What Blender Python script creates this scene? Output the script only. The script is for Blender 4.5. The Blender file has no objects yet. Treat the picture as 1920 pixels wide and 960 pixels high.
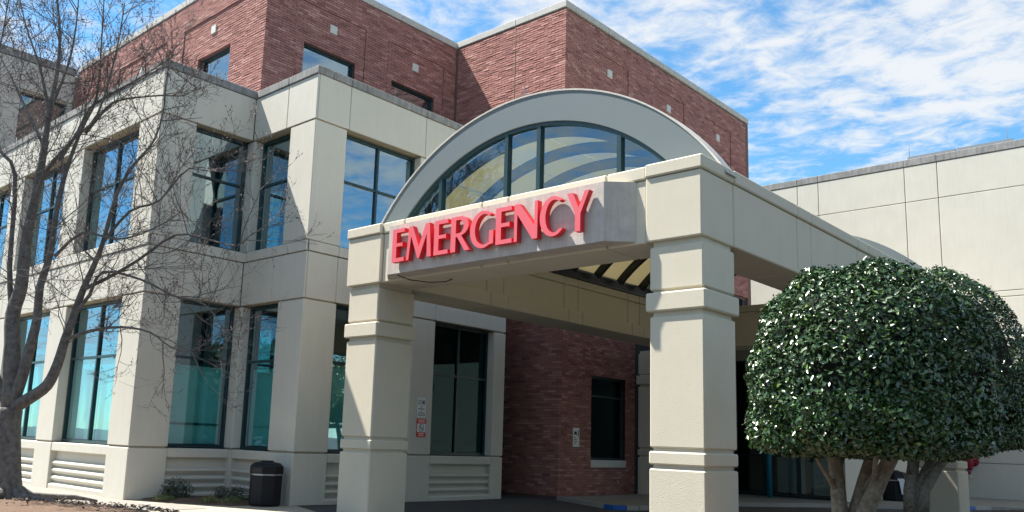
import bpy, math, random
import numpy as np
from mathutils import Vector, Matrix
random.seed(7); rng = np.random.default_rng(7)
scene = bpy.context.scene
COL = scene.collection
rad = math.radians

# ------------------------------------------------------------------ camera, sky, sun, exposure
cd = bpy.data.cameras.new('camera'); cam = bpy.data.objects.new('camera', cd); COL.objects.link(cam)
Fv = Vector((-0.678943, 0.715316, 0.165408)); Rv = Vector((0.729031, 0.683502, 0.036578)); Uv = Vector((0.086893, -0.145422, 0.985547))
cam.matrix_world = Matrix(((Rv.x, Uv.x, -Fv.x, 0), (Rv.y, Uv.y, -Fv.y, 0), (Rv.z, Uv.z, -Fv.z, 1.6), (0, 0, 0, 1)))
cd.sensor_width = 36; cd.lens = 1610.82 / 1920 * 36
cd.shift_x = 94.53 / 1920; cd.shift_y = 77.12 / 1920
cd.clip_end = 3000; cd.clip_start = 0.1
scene.camera = cam

SUN = Vector((-1.0, -0.42, 1.65)).normalized()          # direction towards the sun
W = bpy.data.worlds.new('World'); scene.world = W; W.use_nodes = True
nt = W.node_tree; N = nt.nodes; K = nt.links
bg = N['Background']; bg.inputs['Strength'].default_value = 0.059
sky = N.new('ShaderNodeTexSky'); sky.sky_type = 'NISHITA'; sky.sun_disc = False
sky.sun_elevation = math.asin(SUN.z); sky.sun_rotation = math.atan2(SUN.x, SUN.y)
sky.air_density = 1.0; sky.dust_density = 0.0; sky.ozone_density = 2.0
tc = N.new('ShaderNodeTexCoord'); sep = N.new('ShaderNodeSeparateXYZ'); K.new(tc.outputs['Generated'], sep.inputs[0])
zc = N.new('ShaderNodeMath'); zc.operation = 'MAXIMUM'; K.new(sep.outputs['Z'], zc.inputs[0]); zc.inputs[1].default_value = 0.06
dv = N.new('ShaderNodeVectorMath'); dv.operation = 'DIVIDE'
cz = N.new('ShaderNodeCombineXYZ')
for k in range(3): K.new(zc.outputs[0], cz.inputs[k])
K.new(tc.outputs['Generated'], dv.inputs[0]); K.new(cz.outputs[0], dv.inputs[1])
mp = N.new('ShaderNodeMapping'); mp.inputs['Scale'].default_value = (1.0, 1.0, 0.0); mp.inputs['Rotation'].default_value = (0, 0, 0.5)
mp.inputs['Location'].default_value = (3.1, 1.7, 0)
K.new(dv.outputs[0], mp.inputs[0])
n1 = N.new('ShaderNodeTexNoise'); n1.inputs['Scale'].default_value = 0.9; n1.inputs['Detail'].default_value = 3; n1.inputs['Distortion'].default_value = 0.4
n2 = N.new('ShaderNodeTexNoise'); n2.inputs['Scale'].default_value = 8.0; n2.inputs['Detail'].default_value = 9; n2.inputs['Roughness'].default_value = 0.62; n2.inputs['Distortion'].default_value = 0.35
K.new(mp.outputs[0], n1.inputs['Vector']); K.new(mp.outputs[0], n2.inputs['Vector'])
mx = N.new('ShaderNodeMath'); mx.operation = 'MULTIPLY_ADD'; K.new(n1.outputs['Fac'], mx.inputs[0]); mx.inputs[1].default_value = 0.9; 
K.new(n2.outputs['Fac'], mx.inputs[2])
mr = N.new('ShaderNodeMapRange'); mr.interpolation_type = 'SMOOTHSTEP'
mr.inputs['From Min'].default_value = 0.78; mr.inputs['From Max'].default_value = 1.18; mr.inputs['To Max'].default_value = 0.95
K.new(mx.outputs[0], mr.inputs['Value'])
tint = N.new('ShaderNodeMix'); tint.data_type = 'RGBA'; tint.blend_type = 'MULTIPLY'; tint.inputs['Factor'].default_value = 1.0
tint.inputs['B'].default_value = (0.80, 1.34, 1.48, 1)
K.new(sky.outputs['Color'], tint.inputs['A'])
cm = N.new('ShaderNodeMix'); cm.data_type = 'RGBA'; cm.inputs['B'].default_value = (6.0, 6.2, 6.4, 1)
K.new(mr.outputs['Result'], cm.inputs['Factor']); K.new(tint.outputs['Result'], cm.inputs['A']); K.new(cm.outputs['Result'], bg.inputs['Color'])

sd = bpy.data.lights.new('sun', 'SUN'); sd.energy = 5.0; sd.angle = rad(0.53); sd.color = (1.0, 0.95, 0.87)
so = bpy.data.objects.new('sun', sd); COL.objects.link(so); so.rotation_euler = SUN.to_track_quat('Z', 'Y').to_euler(); so.location = (-30, -20, 50)
scene.view_settings.view_transform = 'Standard'; scene.view_settings.look = 'None'
scene.view_settings.gamma = 1.0; scene.view_settings.use_curve_mapping = False
scene.view_settings.exposure = 1.35

# ------------------------------------------------------------------ materials
def mat(name, col, rough=0.7, metal=0.0, var=0.0, vscale=3.0, streak=0.0, bump=0.0, bscale=80.0, spec=0.4, dark=(0.1, 0.1, 0.1), fine=0.0):
    m = bpy.data.materials.new(name); m.use_nodes = True; t = m.node_tree; n = t.nodes; l = t.links
    b = n['Principled BSDF']; b.inputs['Roughness'].default_value = rough; b.inputs['Metallic'].default_value = metal
    b.inputs['Specular IOR Level'].default_value = spec
    g = n.new('ShaderNodeNewGeometry'); src = None
    c = n.new('ShaderNodeRGB'); c.outputs[0].default_value = (*col, 1); cur = c.outputs[0]
    def mixin(fac, tgt, amt):
        nonlocal cur
        mm = n.new('ShaderNodeMix'); mm.data_type = 'RGBA'
        ml = n.new('ShaderNodeMath'); ml.operation = 'MULTIPLY'; l.new(fac, ml.inputs[0]); ml.inputs[1].default_value = amt
        l.new(ml.outputs[0], mm.inputs['Factor']); l.new(cur, mm.inputs['A']); mm.inputs['B'].default_value = (*tgt, 1); cur = mm.outputs['Result']
    def ramp(sock, a, bb):
        r = n.new('ShaderNodeMapRange'); r.inputs['From Min'].default_value = a; r.inputs['From Max'].default_value = bb; l.new(sock, r.inputs['Value']); return r.outputs['Result']
    if var:
        x = n.new('ShaderNodeTexNoise'); x.inputs['Scale'].default_value = vscale; x.inputs['Detail'].default_value = 6; x.inputs['Roughness'].default_value = 0.65
        l.new(g.outputs['Position'], x.inputs['Vector']); mixin(ramp(x.outputs['Fac'], 0.35, 0.75), dark, var)
    if streak:
        mpn = n.new('ShaderNodeMapping'); mpn.inputs['Scale'].default_value = (7, 7, 0.45); l.new(g.outputs['Position'], mpn.inputs[0])
        x = n.new('ShaderNodeTexNoise'); x.inputs['Scale'].default_value = 1.6; x.inputs['Detail'].default_value = 5; x.inputs['Roughness'].default_value = 0.7
        l.new(mpn.outputs[0], x.inputs['Vector']); mixin(ramp(x.outputs['Fac'], 0.42, 0.72), dark, streak)
    if fine:
        x = n.new('ShaderNodeTexNoise'); x.inputs['Scale'].default_value = 140; x.inputs['Detail'].default_value = 2
        l.new(g.outputs['Position'], x.inputs['Vector']); mixin(ramp(x.outputs['Fac'], 0.4, 0.7), dark, fine)
    l.new(cur, b.inputs['Base Color'])
    if bump:
        x = n.new('ShaderNodeTexNoise'); x.inputs['Scale'].default_value = bscale; x.inputs['Detail'].default_value = 3
        l.new(g.outputs['Position'], x.inputs['Vector']); bn = n.new('ShaderNodeBump'); bn.inputs['Strength'].default_value = bump; bn.inputs['Distance'].default_value = 0.02
        l.new(x.outputs['Fac'], bn.inputs['Height']); l.new(bn.outputs[0], b.inputs['Normal'])
    return m

M = {}
M['precast'] = mat('precast', (0.60, 0.575, 0.50), 0.85, var=0.22, vscale=1.3, streak=0.16, bump=0.12, bscale=120, dark=(0.40, 0.375, 0.32))
M['stucco'] = mat('stucco', (0.60, 0.55, 0.44), 0.9, var=0.18, vscale=2.0, streak=0.08, bump=0.28, bscale=85, dark=(0.42, 0.37, 0.28), fine=0.15)
M['joint'] = mat('joint', (0.38, 0.335, 0.25), 0.9)
M['coping'] = mat('coping', (0.34, 0.335, 0.32), 0.9, var=0.6, vscale=3.5, streak=0.6, bump=0.2, bscale=90, dark=(0.09, 0.09, 0.09))
M['tower_coping'] = mat('tower_coping', (0.55, 0.53, 0.49), 0.9, var=0.3, vscale=2.5, streak=0.35, bump=0.2, bscale=90, dark=(0.28, 0.27, 0.26))
M['signface'] = mat('signface', (0.55, 0.51, 0.46), 0.9, var=0.5, vscale=4, streak=0.5, bump=0.4, bscale=60, dark=(0.32, 0.27, 0.25))
M['mortar'] = mat('mortar', (0.16, 0.10, 0.085), 0.95, bump=0.3, bscale=90)
M['frame'] = mat('frame', (0.008, 0.035, 0.042), 0.35, spec=0.5)
M['steel'] = mat('steel', (0.006, 0.010, 0.013), 0.45)
M['arch_paint'] = mat('arch_paint', (0.125, 0.155, 0.163), 0.42, var=0.18, vscale=1.6, bump=0.05, dark=(0.19, 0.19, 0.18))
M['interior'] = mat('interior', (0.035, 0.04, 0.042), 0.9)
M['blind'] = mat('blind', (0.78, 0.80, 0.78), 0.8)
M['asphalt'] = mat('asphalt', (0.075, 0.073, 0.072), 0.9, var=0.3, vscale=0.7, bump=0.3, bscale=150, dark=(0.045, 0.045, 0.047), fine=0.3)
M['walk'] = mat('walk', (0.27, 0.25, 0.22), 0.9, var=0.35, vscale=1.5, bump=0.25, bscale=110, dark=(0.19, 0.175, 0.155), fine=0.2)
M['kerb'] = mat('kerb', (0.36, 0.34, 0.31), 0.9, var=0.4, vscale=3, bump=0.2, dark=(0.2, 0.19, 0.17))
M['blue_paint'] = mat('blue_paint', (0.012, 0.11, 0.42), 0.6, var=0.3, vscale=8, dark=(0.03, 0.08, 0.2))
M['teal_paint'] = mat('teal_paint', (0.01, 0.17, 0.24), 0.45)
M['mulch'] = mat('mulch', (0.16, 0.10, 0.065), 0.95, var=0.6, vscale=14, bump=1.0, bscale=45, dark=(0.045, 0.03, 0.02))
M['bark'] = mat('bark', (0.20, 0.185, 0.165), 0.95, var=0.95, vscale=9, streak=0.3, bump=1.0, bscale=22, dark=(0.05, 0.047, 0.044))
M['chip'] = mat('chip', (0.24, 0.17, 0.12), 0.95, var=0.9, vscale=5, dark=(0.07, 0.05, 0.04))
M['twig'] = mat('twig', (0.16, 0.145, 0.135), 0.9, var=0.6, vscale=6, dark=(0.05, 0.045, 0.045))
M['bud'] = mat('bud', (0.12, 0.055, 0.04), 0.7)
M['holly_bark'] = mat('holly_bark', (0.27, 0.235, 0.18), 0.95, var=0.95, vscale=16, bump=1.0, bscale=30, dark=(0.09, 0.075, 0.055))
M['bin'] = mat('bin', (0.006, 0.007, 0.011), 0.55, spec=0.3)
M['metal'] = mat('metal', (0.5, 0.5, 0.5), 0.3, metal=0.9)
M['red_front'] = mat('red_front', (0.72, 0.105, 0.135), 0.55, var=0.15, vscale=5, dark=(0.75, 0.2, 0.22))
M['red_side'] = mat('red_side', (0.70, 0.028, 0.036), 0.5)
M['white'] = mat('white', (0.72, 0.74, 0.74), 0.5)
M['sign_red'] = mat('sign_red', (0.62, 0.03, 0.035), 0.5)
M['ink'] = mat('ink', (0.02, 0.02, 0.022), 0.6)
M['fire_red'] = mat('fire_red', (0.22, 0.012, 0.025), 0.45)
M['roofing'] = mat('roofing', (0.22, 0.23, 0.25), 0.6)
M['block_cream'] = mat('block_cream', (0.62, 0.60, 0.55), 0.85, var=0.2, vscale=8, dark=(0.45, 0.43, 0.4))
M['cloth'] = mat('cloth', (0.75, 0.78, 0.82), 0.8)

def glass(name, tintc, lo, ior=1.6, gc=(0.66, 0.88, 1.0)):
    m = bpy.data.materials.new(name); m.use_nodes = True; t = m.node_tree; n = t.nodes; l = t.links
    n.remove(n['Principled BSDF']); out = n['Material Output']
    fr = n.new('ShaderNodeFresnel'); fr.inputs['IOR'].default_value = ior
    r = n.new('ShaderNodeMapRange'); r.inputs['To Min'].default_value = lo; r.inputs['To Max'].default_value = 1.0; l.new(fr.outputs[0], r.inputs['Value'])
    g0 = n.new('ShaderNodeNewGeometry'); inv = n.new('ShaderNodeMath'); inv.operation = 'SUBTRACT'; inv.inputs[0].default_value = 1.0; l.new(g0.outputs['Backfacing'], inv.inputs[1])
    fm = n.new('ShaderNodeMath'); fm.operation = 'MULTIPLY'; l.new(r.outputs['Result'], fm.inputs[0]); l.new(inv.outputs[0], fm.inputs[1])
    tm = n.new('ShaderNodeMix'); tm.data_type = 'RGBA'; tm.inputs['A'].default_value = (*tintc, 1); tm.inputs['B'].default_value = (1, 1, 1, 1); l.new(g0.outputs['Backfacing'], tm.inputs['Factor'])
    tr = n.new('ShaderNodeBsdfTransparent'); l.new(tm.outputs['Result'], tr.inputs[0])
    gl = n.new('ShaderNodeBsdfGlossy'); gl.inputs['Color'].default_value = (*gc, 1); gl.inputs['Roughness'].default_value = 0.015
    g = n.new('ShaderNodeNewGeometry'); ns = n.new('ShaderNodeTexNoise'); ns.inputs['Scale'].default_value = 0.8; l.new(g.outputs['Position'], ns.inputs['Vector'])
    bn = n.new('ShaderNodeBump'); bn.inputs['Strength'].default_value = 0.03; bn.inputs['Distance'].default_value = 0.05
    l.new(ns.outputs['Fac'], bn.inputs['Height']); l.new(bn.outputs[0], gl.inputs['Normal'])
    mx_ = n.new('ShaderNodeMixShader'); l.new(fm.outputs[0], mx_.inputs[0]); l.new(tr.outputs[0], mx_.inputs[1]); l.new(gl.outputs[0], mx_.inputs[2]); l.new(mx_.outputs[0], out.inputs[0])
    return m
M['glass'] = glass('glass', (0.36, 0.76, 0.74), 0.36)
M['glass_arch'] = glass('glass_arch', (0.86, 0.95, 0.88), 0.16)
M['glass_dark'] = glass('glass_dark', (0.10, 0.22, 0.24), 0.01, 1.4, (0.35, 0.62, 0.64))
M['glass_clear'] = glass('glass_clear', (0.55, 0.68, 0.70), 0.16, 1.5, (0.8, 0.9, 0.95))

def brick_mat(name, use_attr):
    m = bpy.data.materials.new(name); m.use_nodes = True; t = m.node_tree; n = t.nodes; l = t.links
    b = n['Principled BSDF']; b.inputs['Roughness'].default_value = 0.9; b.inputs['Specular IOR Level'].default_value = 0.2
    if use_attr:
        a = n.new('ShaderNodeAttribute'); a.attribute_name = 'tone'; s = a.outputs['Fac']
    else:
        a = n.new('ShaderNodeObjectInfo'); s = a.outputs['Random']
    cr = n.new('ShaderNodeValToRGB'); l.new(s, cr.inputs[0]); e = cr.color_ramp.elements
    e[0].position = 0; e[0].color = (0.24, 0.112, 0.098, 1); e[1].position = 1; e[1].color = (0.48, 0.265, 0.23, 1)
    x = e.new(0.25); x.color = (0.33, 0.155, 0.134, 1); x = e.new(0.8); x.color = (0.38, 0.182, 0.155, 1)
    g = n.new('ShaderNodeNewGeometry'); ns = n.new('ShaderNodeTexNoise'); ns.inputs['Scale'].default_value = 30; ns.inputs['Detail'].default_value = 4; l.new(g.outputs['Position'], ns.inputs['Vector'])
    mm = n.new('ShaderNodeMix'); mm.data_type = 'RGBA'; mm.blend_type = 'MULTIPLY'; mm.inputs['Factor'].default_value = 0.5; l.new(cr.outputs[0], mm.inputs['A']); l.new(ns.outputs['Color'], mm.inputs['B'])
    l.new(cr.outputs[0], b.inputs['Base Color'])
    bn = n.new('ShaderNodeBump'); bn.inputs['Strength'].default_value = 0.5; bn.inputs['Distance'].default_value = 0.01; l.new(ns.outputs['Fac'], bn.inputs['Height']); l.new(bn.outputs[0], b.inputs['Normal'])
    return m
M['brick'] = brick_mat('brick', True); M['brick_one'] = brick_mat('brick_one', False)

def leaf_mat(name, c0, c1, rough=0.27, spec=0.7):
    m = bpy.data.materials.new(name); m.use_nodes = True; t = m.node_tree; n = t.nodes; l = t.links
    b = n['Principled BSDF']; b.inputs['Roughness'].default_value = rough; b.inputs['Specular IOR Level'].default_value = spec
    a = n.new('ShaderNodeAttribute'); a.attribute_name = 'tone'
    cr = n.new('ShaderNodeValToRGB'); l.new(a.outputs['Fac'], cr.inputs[0]); e = cr.color_ramp.elements
    e[0].color = (*c0, 1); e[1].color = (*c1, 1); x = e.new(0.85); x.color = tuple(0.7 * p + 0.3 * q for p, q in zip(c0, c1)) + (1,)
    l.new(cr.outputs[0], b.inputs['Base Color'])
    return m
M['holly'] = leaf_mat('holly', (0.022, 0.058, 0.017), (0.13, 0.22, 0.04))
M['shrub_dark'] = leaf_mat('shrub_dark', (0.012, 0.03, 0.012), (0.04, 0.08, 0.025), 0.4)
M['wood_leaf'] = leaf_mat('wood_leaf', (0.035, 0.055, 0.02), (0.12, 0.13, 0.05), 0.6, 0.3)
M['shrub_lime'] = leaf_mat('shrub_lime', (0.09, 0.13, 0.02), (0.26, 0.28, 0.05), 0.5)

def trans_mat():
    m = bpy.data.materials.new('vault_sheet'); m.use_nodes = True; t = m.node_tree; n = t.nodes; l = t.links
    n.remove(n['Principled BSDF']); d = n.new('ShaderNodeBsdfDiffuse'); d.inputs[0].default_value = (0.66, 0.62, 0.48, 1)
    tr = n.new('ShaderNodeBsdfTranslucent'); tr.inputs[0].default_value = (0.66, 0.62, 0.46, 1); mm = n.new('ShaderNodeMixShader'); mm.inputs[0].default_value = 0.34
    l.new(d.outputs[0], mm.inputs[1]); l.new(tr.outputs[0], mm.inputs[2]); l.new(mm.outputs[0], n['Material Output'].inputs[0]); return m
M['vault'] = trans_mat()

# ------------------------------------------------------------------ mesh helpers
class MB:
    def __init__(s): s.v = []; s.f = []
    def add(s, v, f):
        o = len(s.v); s.v += [tuple(p) for p in v]; s.f += [tuple(i + o for i in q) for q in f]; return s
    def box(s, x0, x1, y0, y1, z0, z1, b=0.0):
        if x0 > x1: x0, x1 = x1, x0
        if y0 > y1: y0, y1 = y1, y0
        b = min(b, (x1 - x0) * .3, (y1 - y0) * .3, (z1 - z0) * .3)
        if b <= 0:
            return s.add([(x0,y0,z0),(x1,y0,z0),(x1,y1,z0),(x0,y1,z0),(x0,y0,z1),(x1,y0,z1),(x1,y1,z1),(x0,y1,z1)],
                         [(0,3,2,1),(4,5,6,7),(0,1,5,4),(1,2,6,5),(2,3,7,6),(3,0,4,7)])
        X = (x0, x1); Y = (y0, y1); Z = (z0, z1); v = []; ix = {}
        for i in (0, 1):
            for j in (0, 1):
                for k in (0, 1):
                    sx, sy, sz = (b, -b)[i], (b, -b)[j], (b, -b)[k]
                    for a in range(3):
                        ix[i, j, k, a] = len(v)
                        v.append((X[i] + (0 if a == 0 else sx), Y[j] + (0 if a == 1 else sy), Z[k] + (0 if a == 2 else sz)))
        f = []
        c = Vector(((x0+x1)/2, (y0+y1)/2, (z0+z1)/2))
        def q(*ids):
            p = [Vector(v[t]) for t in ids]; nrm = (p[1]-p[0]).cross(p[2]-p[0]); ctr = sum(p, Vector())/len(p)
            f.append(ids if nrm.dot(ctr - c) > 0 else ids[::-1])
        for i in (0, 1):
            q(ix[i,0,0,0], ix[i,1,0,0], ix[i,1,1,0], ix[i,0,1,0]); q(ix[0,i,0,1], ix[1,i,0,1], ix[1,i,1,1], ix[0,i,1,1]); q(ix[0,0,i,2], ix[1,0,i,2], ix[1,1,i,2], ix[0,1,i,2])
            for j in (0, 1):
                q(ix[i,j,0,0], ix[i,j,1,0], ix[i,j,1,1], ix[i,j,0,1]); q(ix[i,0,j,0], ix[i,1,j,0], ix[i,1,j,2], ix[i,0,j,2]); q(ix[0,i,j,1], ix[1,i,j,1], ix[1,i,j,2], ix[0,i,j,2])
                for k in (0, 1): q(ix[i,j,k,0], ix[i,j,k,1], ix[i,j,k,2])
        return s.add(v, f)
    def fbox(s, face, c, u0, u1, d0, d1, z0, z1, b=0.0):
        if face == 'F': return s.box(u0, u1, c + d0, c + d1, z0, z1, b)
        return s.box(c - d1, c - d0, u0, u1, z0, z1, b)
    def prism(s, poly, z0, z1):
        n = len(poly); a = sum(poly[i][0]*poly[(i+1)%n][1]-poly[(i+1)%n][0]*poly[i][1] for i in range(n))
        if a < 0: poly = poly[::-1]
        return s.add([(x, y, z0) for x, y in poly] + [(x, y, z1) for x, y in poly],
                     [tuple(range(n))[::-1], tuple(range(n, 2*n))] + [(i, (i+1) % n, n + (i+1) % n, n + i) for i in range(n)])
    def tube(s, pts, rads, sides=6, cap=True):
        pts = [Vector(p) for p in pts]; o = len(s.v); ref = None
        for i, p in enumerate(pts):
            d = (pts[min(i+1, len(pts)-1)] - pts[max(i-1, 0)]).normalized()
            if ref is None: ref = d.orthogonal().normalized()
            a = (ref - d * ref.dot(d)); a = a.normalized() if a.length > 1e-6 else d.orthogonal().normalized(); ref = a; b = d.cross(a)
            for k in range(sides):
                t = 2*math.pi*k/sides; s.v.append(tuple(p + (a*math.cos(t) + b*math.sin(t))*rads[i]))
        for i in range(len(pts)-1):
            for k in range(sides):
                k2 = (k+1) % sides; s.f.append((o+i*sides+k, o+i*sides+k2, o+(i+1)*sides+k2, o+(i+1)*sides+k))
        if cap:
            s.f.append(tuple(o+k for k in range(sides))[::-1]); s.f.append(tuple(o+(len(pts)-1)*sides+k for k in range(sides)))
        return s
    def lathe(s, prof, cx, cy, n=20, axis='z', cz=0):
        o = len(s.v)
        for r, h in prof:
            for k in range(n):
                t = 2*math.pi*(k+.5)/n; a, b = r*math.cos(t), r*math.sin(t)
                s.v.append((cx+a, cy+b, cz+h) if axis == 'z' else (cx+a, cy+h, cz+b))
        for i in range(len(prof)-1):
            for k in range(n):
                k2 = (k+1) % n; q = (o+i*n+k, o+i*n+k2, o+(i+1)*n+k2, o+(i+1)*n+k); s.f.append(q if axis == 'z' else q[::-1])
        b0 = tuple(o+k for k in range(n)); b1 = tuple(o+(len(prof)-1)*n+k for k in range(n))
        s.f += [b0[::-1], b1] if axis == 'z' else [b0, b1[::-1]]
        return s

def link(name, me, m, parent=None, smooth=False):
    o = bpy.data.objects.new(name, me); COL.objects.link(o)
    if m is not None and not me.materials: me.materials.append(M[m] if isinstance(m, str) else m)
    if smooth: me.polygons.foreach_set('use_smooth', [True]*len(me.polygons))
    if parent is not None:
        o.parent = parent; o.matrix_parent_inverse = parent_world(parent).inverted()
    return o
_pw = {}
def parent_world(p): return _pw.get(p.name, Matrix.Identity(4))
def build(name, mb, m, parent=None, smooth=False):
    me = bpy.data.meshes.new(name); me.from_pydata(mb.v, [], mb.f); me.update()
    return link(name, me, m, parent, smooth)
def thing(name, label, cat, loc=(0, 0, 0), group=None):
    o = bpy.data.objects.new(name, None); COL.objects.link(o); o.location = loc; o.empty_display_size = 0.3
    _pw[o.name] = Matrix.Translation(loc); return tag(o, label, cat, group)
def tag(o, label, cat, group=None):
    o['label'] = label; o['category'] = cat
    if group: o['group'] = group
    return o
def struct(o): o['kind'] = 'structure'; return o
def panel(parent, face, c, u0, u1, z0, z1, m='precast', d0=0.0, d1=0.05, gap=0.012, b=0.01, name='panel'):
    return build(name, MB().fbox(face, c, u0+gap, u1-gap, d0, d1, z0+gap, z1-gap, b), m, parent)

# ------------------------------------------------------------------ ground
struct(build('ground', MB().add([(-900,-900,-0.004),(900,-900,-0.004),(900,900,-0.004),(-900,900,-0.004)], [(0,1,2,3)]), 'asphalt'))
sw = struct(build('sidewalk', MB().prism([(-45,6.0),(-21.5,6.2),(-19.4,7.2),(-17.3,8.1),(-16.2,8.5),(-15.0,8.6),(-15.0,11.6),(-16.6,12.2),(-20,13),(-45,13)], 0.0, 0.006), 'joint'))
for i in range(14):                                                   # concrete flags of the walk
    x0 = -36 + i*1.5
    for (ya, yb) in ((7.75, 9.33),):
        if x0 + 1.5 > -15.2: continue
        yl = ya + max(0, (x0 + 19.3)*0.43) * 0.9
        if yl < yb - .3: build('paving_slab', MB().box(x0+.008, x0+1.492, yl+.0, yb+ (0.55 if x0 > -18.9 else 0), 0.004, 0.016, .003), 'walk', sw)
bed_poly = [(-45,5.9),(-21.5,6.15),(-19.5,7.15),(-17.3,8.05),(-16.2,8.42),(-14.8,8.3),(-13.5,7.0),(-14,4.0),(-18,1.5),(-45,1.5)]
def mound(name, poly, base, top, m, res=0.35, noise=0.03, inset=1.2):
    P2 = np.array(poly); xs = np.arange(P2[:,0].min(), P2[:,0].max()+res, res); ys = np.arange(P2[:,1].min(), P2[:,1].max()+res, res)
    def inside(x, y):
        c = False; n = len(poly)
        for i in range(n):
            (x1, y1), (x2, y2) = poly[i], poly[(i+1) % n]
            if (y1 > y) != (y2 > y) and x < (x2-x1)*(y-y1)/(y2-y1)+x1: c = not c
        return c
    def dist(x, y):
        d = 9e9; n = len(poly)
        for i in range(n):
            a = np.array(poly[i]); b = np.array(poly[(i+1) % n]); p = np.array((x, y)); t = np.clip(np.dot(p-a, b-a)/np.dot(b-a, b-a), 0, 1); d = min(d, np.linalg.norm(p-a-t*(b-a)))
        return d
    mb = MB(); idx = {}
    for i, x in enumerate(xs):
        for j, y in enumerate(ys):
            ins = inside(x, y); h = base - 0.03
            if ins:
                k = min(1, dist(x, y)/inset); h = base + (top-base)*(k*k*(3-2*k)) + random.uniform(0, noise)
            idx[i, j] = len(mb.v); mb.v.append((x, y, h))
    for i in range(len(xs)-1):
        for j in range(len(ys)-1):
            q = (idx[i,j], idx[i+1,j], idx[i+1,j+1], idx[i,j+1])
            if max(mb.v[t][2] for t in q) > base-0.02: mb.f.append(q)
    return build(name, mb, m, None, True)
struct(mound('mulch_bed', [p for p in bed_poly if p[0] > -30] + [(-30,1.5),(-30,6.0)] if False else [(-30,6.0),(-21.5,6.15),(-19.5,7.15),(-17.3,8.05),(-16.2,8.42),(-14.8,8.3),(-13.5,7.0),(-14,4.0),(-18,2.5),(-30,2.5)], 0.02, 0.10, 'mulch', 0.16, 0.05, 0.5))
struct(mound('corner_bed', [(-19.3,9.75),(-18.2,9.95),(-17.0,10.7),(-16.9,12.1),(-19.3,12.1)], 0.02, 0.06, 'mulch', 0.12, 0.04, 0.3))
struct(mound('holly_bed', [(-5.6,8.6),(-2.2,8.2),(-1.2,12),(-1.2,24),(-3.0,29.5),(-5.5,24),(-5.7,16)], 0.0, 0.50, 'mulch', 0.35, 0.05, 1.0))
walk_poly = [(-15.7,20.95),(-12.75,19.35),(-12.3,19.9),(-12.2,22.2),(-12.0,24.4),(-9.9,28.5),(-8.1,30.8),(-7.2,33.5),(-3,35),(12,35),(12,41),(-20,41),(-20,27),(-15.7,27)]
struct(build('entrance_walk', MB().prism(walk_poly, -0.003, 0.09), 'walk'))
def kerb(pts, m, name, lab):
    mb = MB()
    for (a, b) in zip(pts[:-1], pts[1:]):
        a = Vector((*a, 0)); b = Vector((*b, 0)); d = (b-a).normalized(); n = Vector((d.y, -d.x, 0)) * .075
        mb.add([a-n+Vector((0,0,0)), b-n, b+n, a+n, a-n+Vector((0,0,.115)), b-n+Vector((0,0,.115)), b+n*.8+Vector((0,0,.115)), a+n*.8+Vector((0,0,.115))], [(0,3,2,1),(4,5,6,7),(0,1,5,4),(1,2,6,5),(2,3,7,6),(3,0,4,7)])
    return tag(build(name, mb, m), lab, 'kerb')
kerb([(-15.6,20.9),(-13.02,19.5)], 'kerb', 'kerb', 'grey concrete kerb running out from the corner of the brick wall')
kerb([(-13.0,19.49),(-12.72,19.34),(-12.5,19.62)], 'blue_paint', 'painted_kerb', 'blue painted kerb end under the entrance canopy')
kerb([(-12.49,19.64),(-12.3,19.9),(-12.2,22.2),(-12.0,24.4),(-9.9,28.5),(-8.72,30.0)], 'kerb', 'kerb', 'long grey kerb in front of the glass entrance doors')
kerb([(-8.7,30.02),(-8.1,30.8),(-7.5,32.6)], 'blue_paint', 'painted_kerb', 'blue painted kerb ramp beside the second holly trunk')
kerb([(-7.49,32.63),(-7.2,33.5),(-3,35),(8,35)], 'kerb', 'kerb', 'grey kerb along the walk before the right-hand wall')

# ------------------------------------------------------------------ beige wing
XA, YA, XB, YB = -19.24, 9.36, -16.53, 11.99
ZG4, ZG3, ZG2b, ZG2, ZG1, ZC, ZT = 1.20, 4.81, 5.97, 6.235, 9.28, 10.46, 10.68
wing = thing('beige_wing', 'cream precast two-storey hospital wing with tall green windows and stained parapet', 'building', (-19.24, 9.36, 0))
XL = -34.45; YE = 19.4
# inner rooms / core set back behind the glass
build('core', MB().box(XL, XA-1.6, YA+1.6, 21.0, 0, 10.2).box(XA-1.7, XB-1.6, YB+1.6, 21.0, 0, 10.19).box(XL+.05, XA-.5, YA+.5, YA+1.7, 4.9, 5.9).box(XA-1.8, XB-.5, YB+.5, YB+1.7, 4.91, 5.89), 'interior', wing)
build('roof', MB().box(XL, XA-.3, YA+.3, 21.05, 10.2, 10.3).box(XA-.4, XB-.3, YB+.3, 21.06, 10.2, 10.29), 'roofing', wing)
FACES = [('F', YA, XL, XA), ('S', XA, YA, YB), ('F', YB, XA, XB), ('S', XB, YB, YE)]
def band(z0, z1, joints, d0=0.0, m='precast', back=0.45, nm='panel'):
    mb = MB()
    for i, (fc, c, u0, u1) in enumerate(FACES):
        # keep convex corners from overlapping: side faces start just behind the front skin, concave ends are trimmed
        a, b = u0, u1
        if i == 1: a, b = YA + 0.05, YB
        if i == 2: a, b = XA, XB
        if i == 3: a = YB + 0.05
        mb.fbox(fc, c, a + (0.03 if i in (1, 3) else 0), b - (0.06 if i in (0, 2) else 0), d0+0.03, back, z0+.004*i, z1-.004*i)
        js = [a] + [j for j in joints[i] if a < j < b] + [b]
        for p, q in zip(js[:-1], js[1:]):
            panel(wing, fc, c, p, q, z0, z1, m, d0, d0+0.05 if i in (0, 2) else d0+0.045, 0.006, 0.012, nm)
    build('backing', mb, 'joint', wing)
JP = [[-33,-28.7,-27.0,-24.69,-23.6,-20.35], [], [-17.57], [12.95, 15.6, 16.43, 18.9]]
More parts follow.
